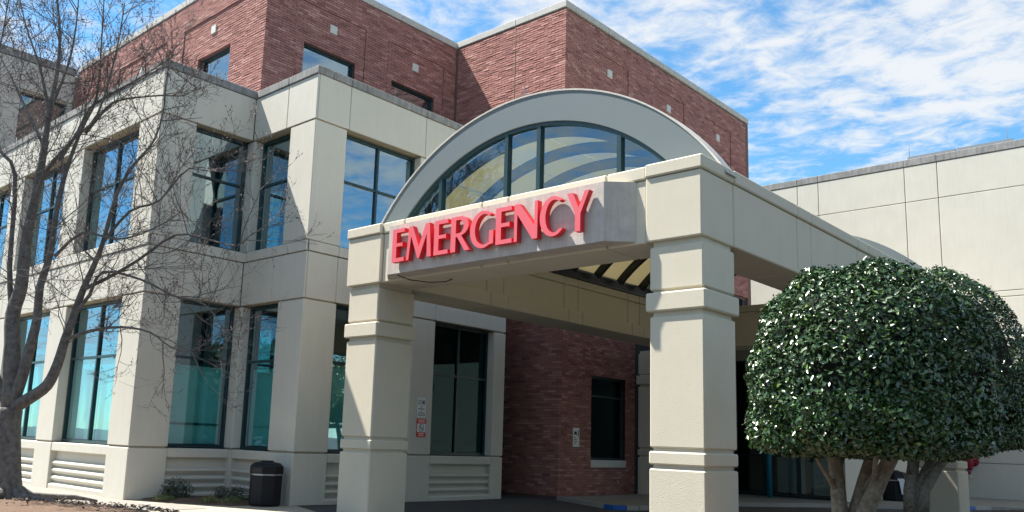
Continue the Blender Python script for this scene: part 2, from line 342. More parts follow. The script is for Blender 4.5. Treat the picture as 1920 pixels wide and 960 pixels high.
band(ZG1+.015, ZC, [[-31,-28.5,-24.4,-22.2], [], [-17.75], [13.05, 15.75, 17.6]])
band(ZG3+.02, ZG2b-.005, [[-33,-28.5,-24.2,-20.4], [10.35], [-17.9], [12.95, 13.6, 15.6, 16.43]])
band(ZG2b+.005, ZG2, [[-33,-28.5,-24.2,-20.4], [10.35], [-17.9], [12.95, 15.6, 16.43]], d0=-0.02)
def coping(face, c, u0, u1, joints, par, z0, z1, over, depth, m, nm='coping_stone'):
    js = [u0] + joints + [u1]
    for p, q in zip(js[:-1], js[1:]): panel(par, face, c, p, q, z0, z1, m, -over, depth, 0.004, 0.015, nm)
coping('F', YA, XL, XA+.03, [-31.5,-28.5,-25.5,-22.3], wing, ZC, ZT, .03, .45, 'coping')
coping('S', XA, YA+.46, YB+.44, [10.9], wing, ZC+.002, ZT-.003, .03, .45, 'coping')
coping('F', YB, XA+.04, XB+.03, [-17.75], wing, ZC, ZT-.006, .03, .45, 'coping')
coping('S', XB, YB+.46, YE+1.7, [13.05, 15.75, 17.6], wing, ZC+.002, ZT-.009, .03, .45, 'coping')
build('backing', MB().box(XB-.45, XB-.03, YE, 21.1, 9.3, ZC-.002), 'precast', wing)

build('end_wall', MB().box(-24, XB-.5, YE-.12, YE-.002, 0, 10.19), 'interior', wing)
def pillar(fu0, fu1, su0, su1, z0, z1, nm='pillar'):
    build(nm, MB().box(fu0, fu1, su0, su1, z0, z1, 0.014), 'precast', wing)
g = 0.022
for (z0, z1) in ((0.0, ZG4-g), (ZG4+g, ZG3-.01), (ZG2+.012, ZG1-.012)):
    pillar(-20.35, XA-.006, YA+.006, 10.34, z0, z1)                    # corner pillar A
    pillar(-17.57, XB-.006, YB+.006, 12.99, z0, z1)                    # corner pillar B
    for x1 in (-23.6, -27.94, -32.28): pillar(x1-1.09, x1, YA+.006, YA+.6, z0, z1)
    pillar(XB-.6, XB-.006, 15.6, 16.43, z0, z1)
    pillar(XB-.6, XB-.006, 18.9, YE, z0, z1)
    pillar(-19.6, -19.15, 12.0, 12.45, z0 if z0 > 0 else 0.0, z1, 'column')   # inner corner column
build('core_groove', MB().box(-20.32, XA-.05, YA+.05, 10.3, .5, 10).box(-17.54, XB-.05, YB+.05, 12.95, .5, 10).box(XB-.55, XB-.05, 15.64, 16.4, .5, 10).box(XB-.55, XB-.05, 18.95, YE-.05, .5, 10)
      .box(-19.55, -19.2, 12.05, 12.4, .5, 10).box(-24.65, -23.64, YA+.05, YA+.55, .5, 10).box(-28.99, -27.98, YA+.05, YA+.55, .5, 10).box(-33.3, -32.3, YA+.05, YA+.55, .5, 10), 'joint', wing)

def window(par, face, c, u0, u1, z0, z1, mull, trans, rec=0.26, blind=None, gm='glass', fw=0.07, blind_d=0.16, rail=None):
    mb = MB()
    d0, d1 = rec, rec+0.10
    mb.fbox(face, c, u0, u0+fw, d0, d1, z0, z1).fbox(face, c, u1-fw, u1, d0, d1, z0, z1)
    mb.fbox(face, c, u0+fw, u1-fw, d0+.002, d1-.002, z1-fw, z1).fbox(face, c, u0+fw, u1-fw, d0+.002, d1-.002, z0, z0+fw)
    w = build('window', mb, 'frame', par)
    us = [u0+fw] + mull + [u1-fw]; zs = [z0+fw] + trans + [z1-fw]
    for u in mull: build('mullion', MB().fbox(face, c, u-.032, u+.032, d0-.004, d1-.004, z0+fw, z1-fw), 'frame', w)
    for z in trans:
        for p, q in zip(us[:-1], us[1:]): build('transom', MB().fbox(face, c, p+(.032 if p in mull else 0), q-(.032 if q in mull else 0), d0+.003, d1-.006, z-.03, z+.03), 'frame', w)
    for p, q in zip(us[:-1], us[1:]):
        for a, b in zip(zs[:-1], zs[1:]): build('pane', MB().fbox(face, c, p+.01, q-.01, d0+.05, d0+.062, a+.01, b-.01), gm, w)
    if blind:
        for p, q in zip(us[:-1], us[1:]): build('blind', MB().fbox(face, c, p+.03, q-.03, rec+blind_d, rec+blind_d+.012, blind[0], blind[1]), 'blind', w)
    if rail: build('blind_rail', MB().fbox(face, c, u0+.1, u1-.1, rec+blind_d-.03, rec+blind_d-.005, rail-.03, rail+.03), 'frame', w)
    return w
# upper and lower windows
for (u0, u1) in ((-23.6,-20.35), (-27.94,-24.69), (-32.28,-29.03)):
    mid = (u0+u1)/2 - .02
    window(wing, 'F', YA, u0, u1, ZG2+.01, ZG1-.02, [mid], [8.05])
    window(wing, 'F', YA, u0, u1, ZG4+.01, ZG3, [mid], [3.40], blind=(1.3, 3.36))
window(wing, 'S', XA, 10.34, 12.0, ZG2+.01, ZG1-.02, [], [8.05])
window(wing, 'S', XA, 10.34, 12.0, ZG4+.01, ZG3, [], [3.40], blind=(1.3, 3.22), rail=1.78)
window(wing, 'F', YB, -19.15, -17.57, ZG2+.01, ZG1-.02, [], [8.05])
window(wing, 'F', YB, -19.15, -17.57, ZG4+.01, ZG3, [], [3.40], blind=(1.3, 3.22))
window(wing, 'S', XB, 12.99, 15.6, ZG2+.01, ZG1-.02, [14.28], [8.02])
window(wing, 'S', XB, 12.99, 15.6, ZG4+.01, ZG3, [14.28], [3.40], blind=(1.3, 3.3))
window(wing, 'S', XB, 16.43, 18.9, ZG2+.01, ZG1-.02, [17.65], [8.02])
window(wing, 'S', XB, 16.43, 18.9, ZG4+.01, ZG3, [17.65], [3.40], gm='glass_dark')
# louvred bases below the ground-floor windows
def louvre(face, c, u0, u1):
    build('sill', MB().fbox(face, c, u0, u1, 0.02, 0.40, 0.965, ZG4-.012, 0.02), 'precast', wing)
    build('base_wall', MB().fbox(face, c, u0, u1, 0.17, 0.5, 0.0, 0.96), 'precast', wing)
    zs = [0.0, 0.20, 0.39, 0.58, 0.77]
    for i, z in enumerate(zs[:4]):
        h = 0.135
        def P(u, d, zz): return (u, c+d, zz) if face == 'F' else (c-d, u, zz)
        prof = [(0.17, z), (0.03, z), (0.025, z+h*.75), (0.05, z+h), (0.17, z+h+.02)] if i == 0 else [(0.17, z), (0.13, z), (0.06, z+h*.55), (0.065, z+h*.8), (0.10, z+h), (0.17, z+h+.01)]
        n = len(prof); v = [P(u0+.004, d, zz) for d, zz in prof] + [P(u1-.004, d, zz) for d, zz in prof]
        f = [tuple(range(n)), tuple(range(n, 2*n))[::-1]] + [(k, n+k, n+(k+1) % n, (k+1) % n) for k in range(n)]
        if face == 'F': f = [q[::-1] for q in f]
        build('slat', MB().add(v, f), 'precast', wing)
for a in ((-23.6,-20.35), (-27.94,-24.69), (-32.28,-29.03)): louvre('F', YA, *a)
louvre('S', XA, 10.34, 12.0); louvre('F', YB, -19.15, -17.57); louvre('S', XB, 12.99, 15.6); louvre('S', XB, 16.43, 18.9)

# ------------------------------------------------------------------ brick tower
XT2, YT0, XT1, YT1, YT2 = -20.79, 13.05, -15.82, 21.15, 34.25
ZTT = 16.05
tower = thing('brick_tower', 'red brick tower block with concrete coping rising behind the beige wing', 'building', (-18.0, 21.15, 0))
BL, BH, GAP = 0.305, 0.0813, 0.012
BRK = {'v': [], 'tone': []}
one_mesh = {}
def bricks(face, c, u0, u1, z0, z1, holes=(), recs=(), rough=0.010, singles=None, edge=None):
    nrow = int((z1-z0)/BH)
    for r in range(nrow):
        za = z0 + r*BH; zb = za + BH - GAP; zm = (za+zb)/2
        off = (r % 2)*BL/2
        u = u0 - off
        while u < u1:
            a, b = max(u, u0), min(u+BL-GAP, u1); u += BL
            segs = [(a, b)]
            for (h0, h1, k0, k1) in holes:
                if k0 < zm < k1:
                    ns_ = []
                    for (p, q) in segs:
                        if q <= h0 or p >= h1: ns_.append((p, q)); continue
                        if p < h0: ns_.append((p, h0))
                        if q > h1: ns_.append((h1, q))
                    segs = ns_
            for (h0, h1, k0, k1) in recs:
                if k0 < zm < k1:
                    for e in (h0, h1): segs = [x for (p, q) in segs for x in (((p, e-.011), (e+.011, q)) if p < e-.011 and q > e+.011 else ((p, min(q, e-.011)),) if p < e-.011 < q else ((max(p, e+.011), q),) if p < e+.011 < q else ((p, q),))]
            for (p, q) in segs:
                if q - p < 0.025: continue
                um = (p+q)/2; setb = 0.0
                for (h0, h1, k0, k1) in recs:
                    if h0 < um < h1 and k0 < zm < k1:
                        setb = 0.03
                pr = random.uniform(0.0, rough) - setb
                if singles and singles[0] < um < singles[1] and singles[2] < zm < singles[3] and q-p > .22 and len(SINGLE) < 300:
                    SINGLE.append((face, c, p, q, za, zb, pr)); continue
                t1 = random.uniform(-.001, .007) if face == 'F' else random.uniform(-.003, .004)
                BRK['v'].append((face, c, p, q, za, zb, pr, t1)); BRK['tone'].append(random.random())
SINGLE = []
def flush_bricks(par):
    n = len(BRK['v']); V = np.zeros((n, 8, 3)); 
    for i, (face, c, p, q, za, zb, pr, t1) in enumerate(BRK['v']):
        o = pr; fr = [(p, o+t1, za), (q, o+t1, za), (q, o-t1, zb), (p, o-t1, zb)]; bk = [(p, -.12, za), (q, -.12, za), (q, -.12, zb), (p, -.12, zb)]
        for k, (u, d, z) in enumerate(fr+bk):
            V[i, k] = (u, c-d, z) if face == 'F' else (c+d, u, z)
    fq = np.array([(0,1,2,3),(0,4,5,1),(1,5,6,2),(2,6,7,3),(3,7,4,0)])
    F = (np.arange(n)[:, None, None]*8 + fq[None]).reshape(-1, 4)
    me = bpy.data.meshes.new('brickwork'); me.from_pydata(V.reshape(-1, 3).tolist(), [], F.tolist()); me.update()
    at = me.attributes.new('tone', 'FLOAT', 'FACE'); at.data.foreach_set('value', np.repeat(BRK['tone'], 5).astype(np.float32))
    o = link('brickwork', me, 'brick', par); o['kind'] = 'stuff'
    me1 = bpy.data.meshes.new('brick'); mb = MB().box(-.1465, .1465, -.06, .06, -.03465, .03465, .005); me1.from_pydata(mb.v, [], mb.f); me1.materials.append(M['brick_one'])
    for (face, c, p, q, za, zb, pr) in SINGLE:
        b = bpy.data.objects.new('brick', me1); COL.objects.link(b); b.parent = par; b.matrix_parent_inverse = parent_world(par).inverted()
        b.location = ((p+q)/2, c - pr + .06, (za+zb)/2) if face == 'F' else (c + pr - .06, (p+q)/2, (za+zb)/2)
        b.rotation_euler = (random.uniform(-.15, .01), 0, (0 if face == 'F' else math.pi/2) + random.uniform(-.012, .012)); b.scale = ((q-p)/.293, 1, 1)
WH = 13.56; WB = 11.75
T0W = [(-24.68,-22.73)]; T2W = [(14.47,16.52), (18.1,20.14)]; T1W = [(22.75,24.75), (26.73,28.73), (30.7,32.7)]
ZB = 9.0
bricks('F', YT0, -34.4, XT2, 10.0, 15.80, [(a, b, WB, WH) for a, b in T0W], [(-25.7,-21.9,0,14.88), (-30.5,-26.95,0,14.88)], 0.008, (-23.0, -20.85, 12.2, 15.8))
bricks('S', XT2, YT0+.115, YT1, 10.0, 15.80, [(a, b, WB, WH) for a, b in T2W], [(14.15,16.87,0,14.86), (17.85,20.55,0,14.86)])
bricks('F', YT1, -18.4, XT1, 0.09, 9.5, [], [], 0.012); bricks('F', YT1, XT2+.115, XT1, 9.5, 15.80, [], [], 0.008)
bricks('S', XT1, YT1+.115, YT2, 8.0, 15.80, [(a, b, WB, WH) for a, b in T1W], [(22.6,24.9,0,14.88), (26.58,28.88,0,14.88), (30.55,32.85,0,14.88)])
bricks('S', XT1, YT1+.115, 25.4, 0.09, 8.0, [(22.82, 24.83, 1.17, 3.84), (22.82, 24.83, 0.93, 1.17)], [], 0.012)
flush_bricks(tower)
mo = MB()
def wallpiece(face, c, u0, u1, z0, z1, holes):
    # mortar bed sheet set back behind the brick faces, cut round the window openings
    cuts = sorted(holes); cur = u0
    for (a, b, k0, k1) in cuts:
        if a > cur: mo.fbox(face, c, cur, a, .03, .5, z0, z1)
        mo.fbox(face, c, a, b, .031, .5, k1, z1); mo.fbox(face, c, a, b, .031, .5, z0, k0); cur = b
    mo.fbox(face, c, cur, u1, .03, .5, z0, z1)
D = .009
def wp(face, c, u0, u1, z0, z1, holes): wallpiece(face, c + (D if face == 'F' else -D), u0, u1, z0, z1, holes)
M_ = [(a, b, WB, WH) for a, b in T0W]; 
def wall2(face, c, u0, u1, z0, z1, holes, d): 
    cur = u0
    for (a, b, k0, k1) in holes:
        mo.fbox(face, c, cur, a, d, .5, z0, z1); mo.fbox(face, c, a, b, d+.001, .5, k1, z1); mo.fbox(face, c, a, b, d+.001, .5, z0, k0); cur = b
    mo.fbox(face, c, cur, u1, d, .5, z0, z1)
wall2('F', YT0, -34.4, XT2-.085, 9.9, 15.8, M_, .085)
wall2('S', XT2, YT0+.51, YT1+.08, 9.9, 15.799, [(a, b, WB, WH) for a, b in T2W], .085)
wall2('F', YT1, -18.4, XT1-.024, 0, 9.45, [], .024); wall2('F', YT1, XT2-.08, XT1-.025, 9.45, 15.798, [], .025)
wall2('S', XT1, YT1+.51, YT2, 7.9, 15.8, [(a, b, WB, WH) for a, b in T1W], .085)
wall2('S', XT1, YT1+.51, 25.4, 0, 7.9, [(22.82, 24.83, .93, 3.84)], .025)
build('mortar_bed', mo, 'mortar', tower)
build('core', MB().box(-34.3, XT2-1.4, YT0+1.4, 33, 9.5, 15.7).box(XT2-1.5, XT1-1.4, YT1+1.2, 33.9, 0, 15.69).box(-34.35, -20.9, 33, 34.2, 8, 15.6).box(-30, XT1-.1, 33.9, YT2-.03, 0, 15.68), 'interior', tower)
build('roof', MB().box(-34.3, XT2-.3, YT0+.3, 34.2, 15.7, 15.75).box(XT2-.35, XT1-.3, YT1+.3, 34.21, 15.7, 15.76), 'roofing', tower)
build('end_wall', MB().box(-18, XT1-.012, YT2-.02, YT2+.3, 0, 15.8), 'mortar', tower)
coping('F', YT0, -34.4, XT2+.03, [-31.5,-28.5,-25.5], tower, 15.805, ZTT, .03, .5, 'tower_coping')
coping('S', XT2, YT0+.51, YT1+.49, [15.7, 18.4], tower, 15.806, ZTT-.003, .03, .5, 'tower_coping')
coping('F', YT1, XT2+.04, XT1+.03, [-17.96], tower, 15.805, ZTT-.006, .03, .5, 'tower_coping')
coping('S', XT1, YT1+.51, YT2+.3, [24, 27, 30, 32.5], tower, 15.806, ZTT-.009, .03, .5, 'tower_coping')
for u in (-23.8, -28.72): build('accent_block', MB().fbox('F', YT0, u-.14, u+.14, -.012, .1, 14.22, 14.50, .01), 'block_cream', tower)
for u in (15.55, 19.15): build('accent_block', MB().fbox('S', XT2, u-.14, u+.14, -.012, .1, 14.22, 14.50, .01), 'block_cream', tower)
for u in (23.73, 27.73, 31.7): build('accent_block', MB().fbox('S', XT1, u-.14, u+.14, -.012, .1, 14.22, 14.50, .01), 'block_cream', tower)
for a, b in T0W: window(tower, 'F', YT0, a, b, WB, WH, [], [], rec=.17)
for a, b in T2W: window(tower, 'S', XT2, a, b, WB, WH, [], [], rec=.17)
for a, b in T1W: window(tower, 'S', XT1, a, b, WB, WH, [], [], rec=.17)
window(tower, 'S', XT1, 22.82, 24.83, 1.17, 3.84, [], [3.2], rec=.15, gm='glass_dark')
build('window_sill', MB().fbox('S', XT1, 22.82, 24.83, -.03, .3, .935, 1.165, .01), 'block_cream', tower)
build('control_joint', MB().box(-17.965, -17.955, YT1-.0165, YT1+.03, 9.6, 15.8), 'joint', tower)
build('outlet_box', MB().box(XT1, XT1+.04, 24.3, 24.38, .42, .55, .008), 'metal', tower)
tag(build('vent_pipe', MB().tube([(-17.36,20.97,9.9),(-17.36,20.97,13.42)], [.02,.02], 6), 'metal'), 'thin pale pipe standing before the brick wall above the arch', 'pipe')

# ------------------------------------------------------------------ left and right beige blocks, link block
lb = thing('beige_block', 'tall cream concrete block at the far left behind the bare tree', 'building', (-38, 9, 0))
XK = -34.5
build('core', MB().box(-46, XK-.05, 9.46, 11.06, 0, 15.7).box(-46, XK-.05, 12.8, 34, 0, 15.69).box(-46, XK-.05, 11.06, 12.8, 0, 11.2).box(-46, XK-.05, 11.06, 12.8, 14.42, 15.68).box(-46, XK-.9, 11.06, 12.8, 11.2, 14.42), 'joint', lb)
js = [9.4, 10.2, 13.02]
for p, q in zip(js[:-1], js[1:]):
    panel(lb, 'S', XK, p, q, 14.52, 15.68)
    if q < 11: 
        panel(lb, 'S', XK, p, q, 10.4, 14.5); panel(lb, 'S', XK, p, q, 0, 10.38)
panel(lb, 'S', XK, 10.2, 11.06, 0, 14.5); panel(lb, 'S', XK, 12.8, 13.02, 0, 14.5); panel(lb, 'S', XK, 11.06, 12.8, 0, 11.2)
for (p, q) in zip([-46,-42,-38.2], [-42,-38.2,XK-.06]): panel(lb, 'F', 9.4, p, q, 0, 15.68)
coping('S', XK, 9.4, 13.02, [10.2], lb, 15.7, 16.02, .03, .5, 'coping')
window(lb, 'S', XK, 11.06, 12.8, 11.2, 14.42, [], [], rec=.2)

YR = 41.0
rb = thing('beige_hall', 'large cream panelled concrete building at the right behind the holly trees', 'building', (-6, 41, 0))
build('core', MB().box(-21, 14, YR+.05, 62, 0, 14.7), 'joint', rb)
cols = [-21, -16.3, -15.28, -11.4, -10.05, -6.2, -4.9, -1.0, 0.3, 4.2, 5.5, 9.4, 14]
rows = [0.0, 1.5, 8.36, 8.61, 13.0, 14.66]
for p, q in zip(cols[:-1], cols[1:]):
    for a, b in zip(rows[:-1], rows[1:]): panel(rb, 'F', YR, p, q, a, b, 'precast', 0, .055, .014, .015)
coping('F', YR, -21, 14, cols[1:-1], rb, 14.67, 15.0, .02, .6, 'coping')
build('roof', MB().box(-20.9, 13.9, YR+.6, 61.9, 14.7, 14.8), 'roofing', rb)
for (a, b) in ((-11.25,-9.32), (-9.24,-7.14)): build('roof_flashing', MB().box(a, b, YR+.1, YR+.35, 15.0, 15.14), 'roofing', rb)
for k, x in enumerate((-11.19, -7.34)):
    tag(build('lightning_rod', MB().tube([(x, YR+.2, 15.0), (x, YR+.2, 15.35), (x, YR+.2, 15.78)], [.018, .014, .006], 6), 'roofing'), ['thin lightning rod nearer the tower on the right-hand roof edge', 'thin lightning rod nearest the right picture edge on the roof'][k], 'rod', 'lightning rods')
ln = thing('link_block', 'low shaded cream wall with end pilaster behind the holly trunks', 'building', (-12, 39.5, 0))
build('core', MB().box(-15.7, -10.06, 39.65, 40.95, 0, 6.4), 'joint', ln)
for p, q in zip([-15.7,-13.4,-11.6], [-13.4,-11.6,-10.3]):
    for a, b in zip([0.09, 1.42, 1.84], [1.4, 1.82, 6.4]): panel(ln, 'F', 39.6, p, q, a, b)
build('pilaster', MB().box(-10.3, -9.98, 39.5, 40.98, .09, 6.45, .02), 'precast', ln)
build('coping_stone', MB().box(-15.7, -9.95, 39.48, 40.97, 6.46, 6.65, .02), 'coping', ln)
build('added_shade_roof', MB().box(-15.68, -8.0, 26.6, 39.46, 5.35, 6.1, .02).box(-9.9, -8.0, 39.47, 40.96, 5.35, 6.1, .02), 'stucco', ln)  # unseen roof slab, added to keep the walls below in shade

# glass entrance behind the canopy
ent = thing('glass_entrance', 'dark framed glass entrance doors behind the canopy and first holly', 'entrance', (-12.7, 30, 0.09))
build('header', MB().box(-15.7, -10.6, 30.0, 30.5, 4.9, 5.345, .02).box(-15.7, -14.55, 30.01, 30.4, .09, 4.9).box(-10.95, -10.6, 30.01, 39.5, .09, 5.34), 'precast', ent)
build('lobby', MB().box(-15.6, -10.97, 32.6, 32.8, .09, 5.3).box(-15.6, -10.97, 30.5, 32.6, 5.1, 5.3), 'interior', ent)
xs = [-14.5, -13.42, -12.3, -11.2, -11.0]
for p, q in zip([-14.5,-13.4,-12.2], [-13.4,-12.2,-11.0]):
    w = window(ent, 'F', 30.0, p, q, .1, 4.9, [], [1.5, 2.6], rec=.05, gm='glass_clear', fw=.06)
build('reflection_sheet', MB().box(-13.3, -12.3, 30.9, 30.93, .2, 2.3).box(-12.0, -11.2, 30.9, 30.93, .2, 2.3), 'blind', ent)  # pale sheets inside stand in for car park reflections in the glass
b1 = tag(build('teal_post', MB().tube([(-12.85,29.2,.09),(-12.85,29.2,1.6),(-12.85,29.2,4.9)], [.085,.085,.085], 14), 'teal_paint', None, True), 'teal painted round steel post before the glass entrance doors', 'post')
b2 = tag(build('teal_bollard', MB().lathe([(.07,.09),(.07,.72),(.055,.78),(.02,.8)], -10.9, 33.6, 14), 'teal_paint', None, True), 'short teal bollard half hidden behind the first holly trunk', 'bollard')

# ------------------------------------------------------------------ entrance canopy (portico)
pc = thing('entrance_canopy', 'cream stucco drive-through canopy with square pillars and grey arched gable', 'canopy', (-10.4, 19, 0))
PL, PR_, PF, PB = -14.65, -6.13, 11.73, 26.5
ZB0, ZB1, ZB2 = 4.85, 5.90, 6.13
def pil(x0, x1, y0, y1, cap):
    for (z0, z1, e) in ((0, 1.30, .008), (1.36, 1.56, .012), (1.615, 3.645, 0), (3.72, 4.02, .05), (4.06, 4.765, .0)):
        build('pillar_block', MB().box(x0-e, x1+e, y0-e, y1+e, z0, z1, .022), 'stucco', pc)
    build('pillar_core', MB().box(x0+.045, x1-.045, y0+.045, y1-.045, .1, 4.86), 'stucco', pc)
pil(-7.08, -6.15, 11.79, 12.84, 0); pil(-14.59, -13.62, 11.79, 12.84, 0)
pil(-7.08, -6.15, 25.4, 26.4, 0); pil(-15.7, -13.62, 25.4, 26.4, 0)
# front and back beams: deep blocks at the pillars, slightly recessed middle
jx = [-13.54, -12.87, -10.71, -10.05, -7.89, -7.13]
def beam_front(y0, y1, sgn):
    for (a, b, e) in [(PL, -13.54, 0)] + [(p, q, .06) for p, q in zip(jx[:-1], jx[1:])] + [(-7.13, PR_, 0)]:
        ya, yb = (y0+e, y1) if sgn > 0 else (y0, y1-e)
        build('beam_block', MB().box(a+.01, b-.01, ya, yb, ZB0, ZB1, .018), 'stucco', pc)
        build('coping_stone', MB().box(a+.008-(.03 if a == PL else 0), b-.008+(.03 if b == PR_ else 0), ya-.035 if sgn > 0 else ya, yb if sgn > 0 else yb+.035, ZB1+.012, ZB2, .022), 'stucco', pc)
    build('beam_core', MB().box(PL+.05, PR_-.05, y0+.1, y1-.1, ZB0+.03, ZB2-.03), 'joint', pc)
beam_front(PF, 12.80, 1); beam_front(25.4, PB, -1)
jy = [12.80, 15.35, 16.0, 18.5, 19.15, 21.65, 22.3, 24.75, 25.4]
for p, q in zip(jy[:-1], jy[1:]):
    for (xo, xi, s) in ((PL, -13.58, 1), (PR_, -7.12, -1)):
        x_up = xi - s*.16                                              # inner face steps back above a ledge
        build('beam_block', MB().box(xo, x_up, p+.01, q-.01, ZB0, ZB1, .018), 'stucco', pc)
        build('ledge_block', MB().box(x_up+s*.004, xi, p+.01, q-.01, ZB0+.003, 5.20, .014), 'stucco', pc)
        build('coping_stone', MB().box(xo-s*.03, x_up, p+.008, q-.008, ZB1+.012, ZB2, .02), 'stucco', pc)
for (xo, xi) in ((PL+.05, -13.85), (-6.85, PR_-.05)): build('beam_core', MB().box(xo, xi, 12.7, 25.5, ZB0+.05, ZB2-.03), 'joint', pc)
# steel springing beams + ribs + translucent vault panels
CX, CZ, RO, RI = -10.39, 3.29, 5.08, 4.50
for (xa, xb) in ((-13.98, -13.72), (-7.06, -6.80)): build('springing_beam', MB().box(xa, xb, 12.8, 25.4, 6.14, 6.42), 'steel', pc)
def arc_solid(r0, r1, y0, y1, zmin, n=48, mat_='arch_paint', name='arch_ring', a0=None, a1=None, sm=False):
    mb = MB(); 
    if a0 is None:
        sa, sb = math.asin((zmin-CZ)/r1), math.asin((zmin-CZ)/r0)
    pts = []
    for i in range(n+1):
        t = i/n
        if a0 is None: ao = sa + (math.pi-2*sa)*t; ai = sb + (math.pi-2*sb)*t
        else: ao = ai = a0 + (a1-a0)*t
        pts.append(((CX+r1*math.cos(ao), CZ+r1*math.sin(ao)), (CX+r0*math.cos(ai), CZ+r0*math.sin(ai))))
    for (o, i_) in pts: mb.v += [(o[0], y0, o[1]), (o[0], y1, o[1]), (i_[0], y0, i_[1]), (i_[0], y1, i_[1])]
    for k in range(n):
        a = 4*k; b = a+4
        mb.f += [(a, a+2, b+2, b), (a+1, b+1, b+3, a+3), (a, b, b+1, a+1), (a+2, a+3, b+3, b+2)]
    mb.f += [(0, 1, 3, 2), (4*n, 4*n+2, 4*n+3, 4*n+1)]
    return build(name, mb, mat_, pc)
arc_solid(RI+.0, RO, 12.48, 12.78, 6.0)
arc_solid(RO+.001, RO+.03, 12.46, 12.80, 6.0, name='arch_capping', mat_='tower_coping')
arc_solid(4.45, 5.03, 25.75, 26.05, 6.0)
fr = arc_solid(RI-.075, RI-.002, 12.52, 12.64, 6.05, name='arch_window_frame', mat_='frame')
_pw[fr.name] = Matrix.Identity(4)
for x in (-12.62, -10.79, -9.97, -8.14):
    zt = CZ + math.sqrt((RI-.06)**2-(x-CX)**2)
    build('mullion', MB().box(x-.045, x+.045, 12.51, 12.65, 6.05, zt), 'frame', fr)
xsm = [-13.75, -12.62, -10.79, -9.97, -8.14, -7.03]
for p, q in zip(xsm[:-1], xsm[1:]):
    k = 14; top = []
    for i in range(k+1):
        x = p + (q-p)*i/k; rr = (RI-.07)**2-(x-CX)**2
        top.append((x, max(6.06, CZ+math.sqrt(max(rr, 0)))))
    poly = [(p, 6.05), (q, 6.05)] + top[::-1]; n_ = len(poly)
    build('pane', MB().add([(x, 12.575, z) for x, z in poly] + [(x, 12.587, z) for x, z in poly], [tuple(range(n_)), tuple(range(n_, 2*n_))[::-1]] + [(i, n_+i, n_+(i+1) % n_, (i+1) % n_) for i in range(n_)]), 'glass_arch', fr)
s0 = math.asin((6.35-CZ)/4.45)
nb = 11; ys = [12.85 + (25.6-12.85)*i/nb for i in range(nb+1)]
for y in ys: arc_solid(4.30, 4.50, y-.06, y+.06, 0, 36, 'steel', 'vault_rib', s0, math.pi-s0)
for y0, y1 in zip(ys[:-1], ys[1:]):
    for k in range(6):
        a0 = s0 + (math.pi-2*s0)*k/6; a1 = s0 + (math.pi-2*s0)*(k+1)/6
        arc_solid(4.505, 4.53, y0+.012, y1-.012, 0, 6, 'vault', 'vault_panel', a0+.004, a1-.004)

# ------------------------------------------------------------------ EMERGENCY sign
sg = thing('emergency_sign', 'red raised EMERGENCY letters on weathered concrete sign block over the canopy entrance', 'sign', (-10.345, 11.5, 4.9))
build('sign_block', MB().prism([(-13.34,11.785),(-12.96,11.43),(-7.72,11.43),(-7.33,11.785)], 4.895, 5.90), 'signface', sg)
def ell(cx, cy, rx, ry, a0, a1, n=22): return [(cx+rx*math.cos(math.radians(a0+(a1-a0)*i/n)), cy+ry*math.sin(math.radians(a0+(a1-a0)*i/n))) for i in range(n+1)]
def letter(ch, w):
    s, t = .185, .115                                                  # stem and arm thickness (cap height 1)
    if ch == 'E': return [[(0,0),(w,0),(w-.01,.13),(w-.04,t+.005),(s,t),(s,.46),(w-.12,.46),(w-.09,.43),(w-.09,.60),(w-.12,.565),(s,.565),(s,1-t),(w-.05,1-t),(w-.02,.875),(w-.02,1),(0,1)]]
    if ch == 'M': return [[(0,0),(.105,0),(.185,.70),(w*.47,0),(w*.53,0),(w-.20,.70),(w-.17,0),(w,0),(w-.09,1),(w-.26,1),(w*.505,.34),(.24,1),(.09,1)]]
    if ch == 'N': return [[(0,0),(.10,0),(.10,.72),(w-.16,0),(w,0),(w,1),(w-.10,1),(w-.10,.36),(.17,1),(0,1)]]
    if ch == 'Y': return [[(w/2-.08,0),(w/2+.08,0),(w/2+.08,.44),(w,1),(w-.13,1),(w/2+.02,.60),(.18,1),(0,1),(w/2-.08,.44)]]
    if ch == 'R': return [[(0,0),(s,0),(s,.42),(.24,.42),(w-.19,0),(w,0),(.40,.44)] + ell(.34,.725,w-.40,.275,-70,90) + [(0,1)], [(s,.52),(s,.90)] + ell(.30,.71,.18,.19,90,-90)]
    if ch in 'CG':
        R1 = (w*.54, .52); o = ell(w*.54, .5, w*.54, .52, 48, 318 if ch == 'C' else 300, 34); i_ = ell(w*.585, .5, w*.54-.145, .425, 305 if ch == 'C' else 288, 58, 30)
        if ch == 'C': return [o + i_]
        xb = w*.54 + w*.54*math.cos(math.radians(300)); 
        return [o + [(w*.99, .07), (w*.99, .44), (w*.99-.15, .44)] + [(w*.99-.15, .115)] + i_]
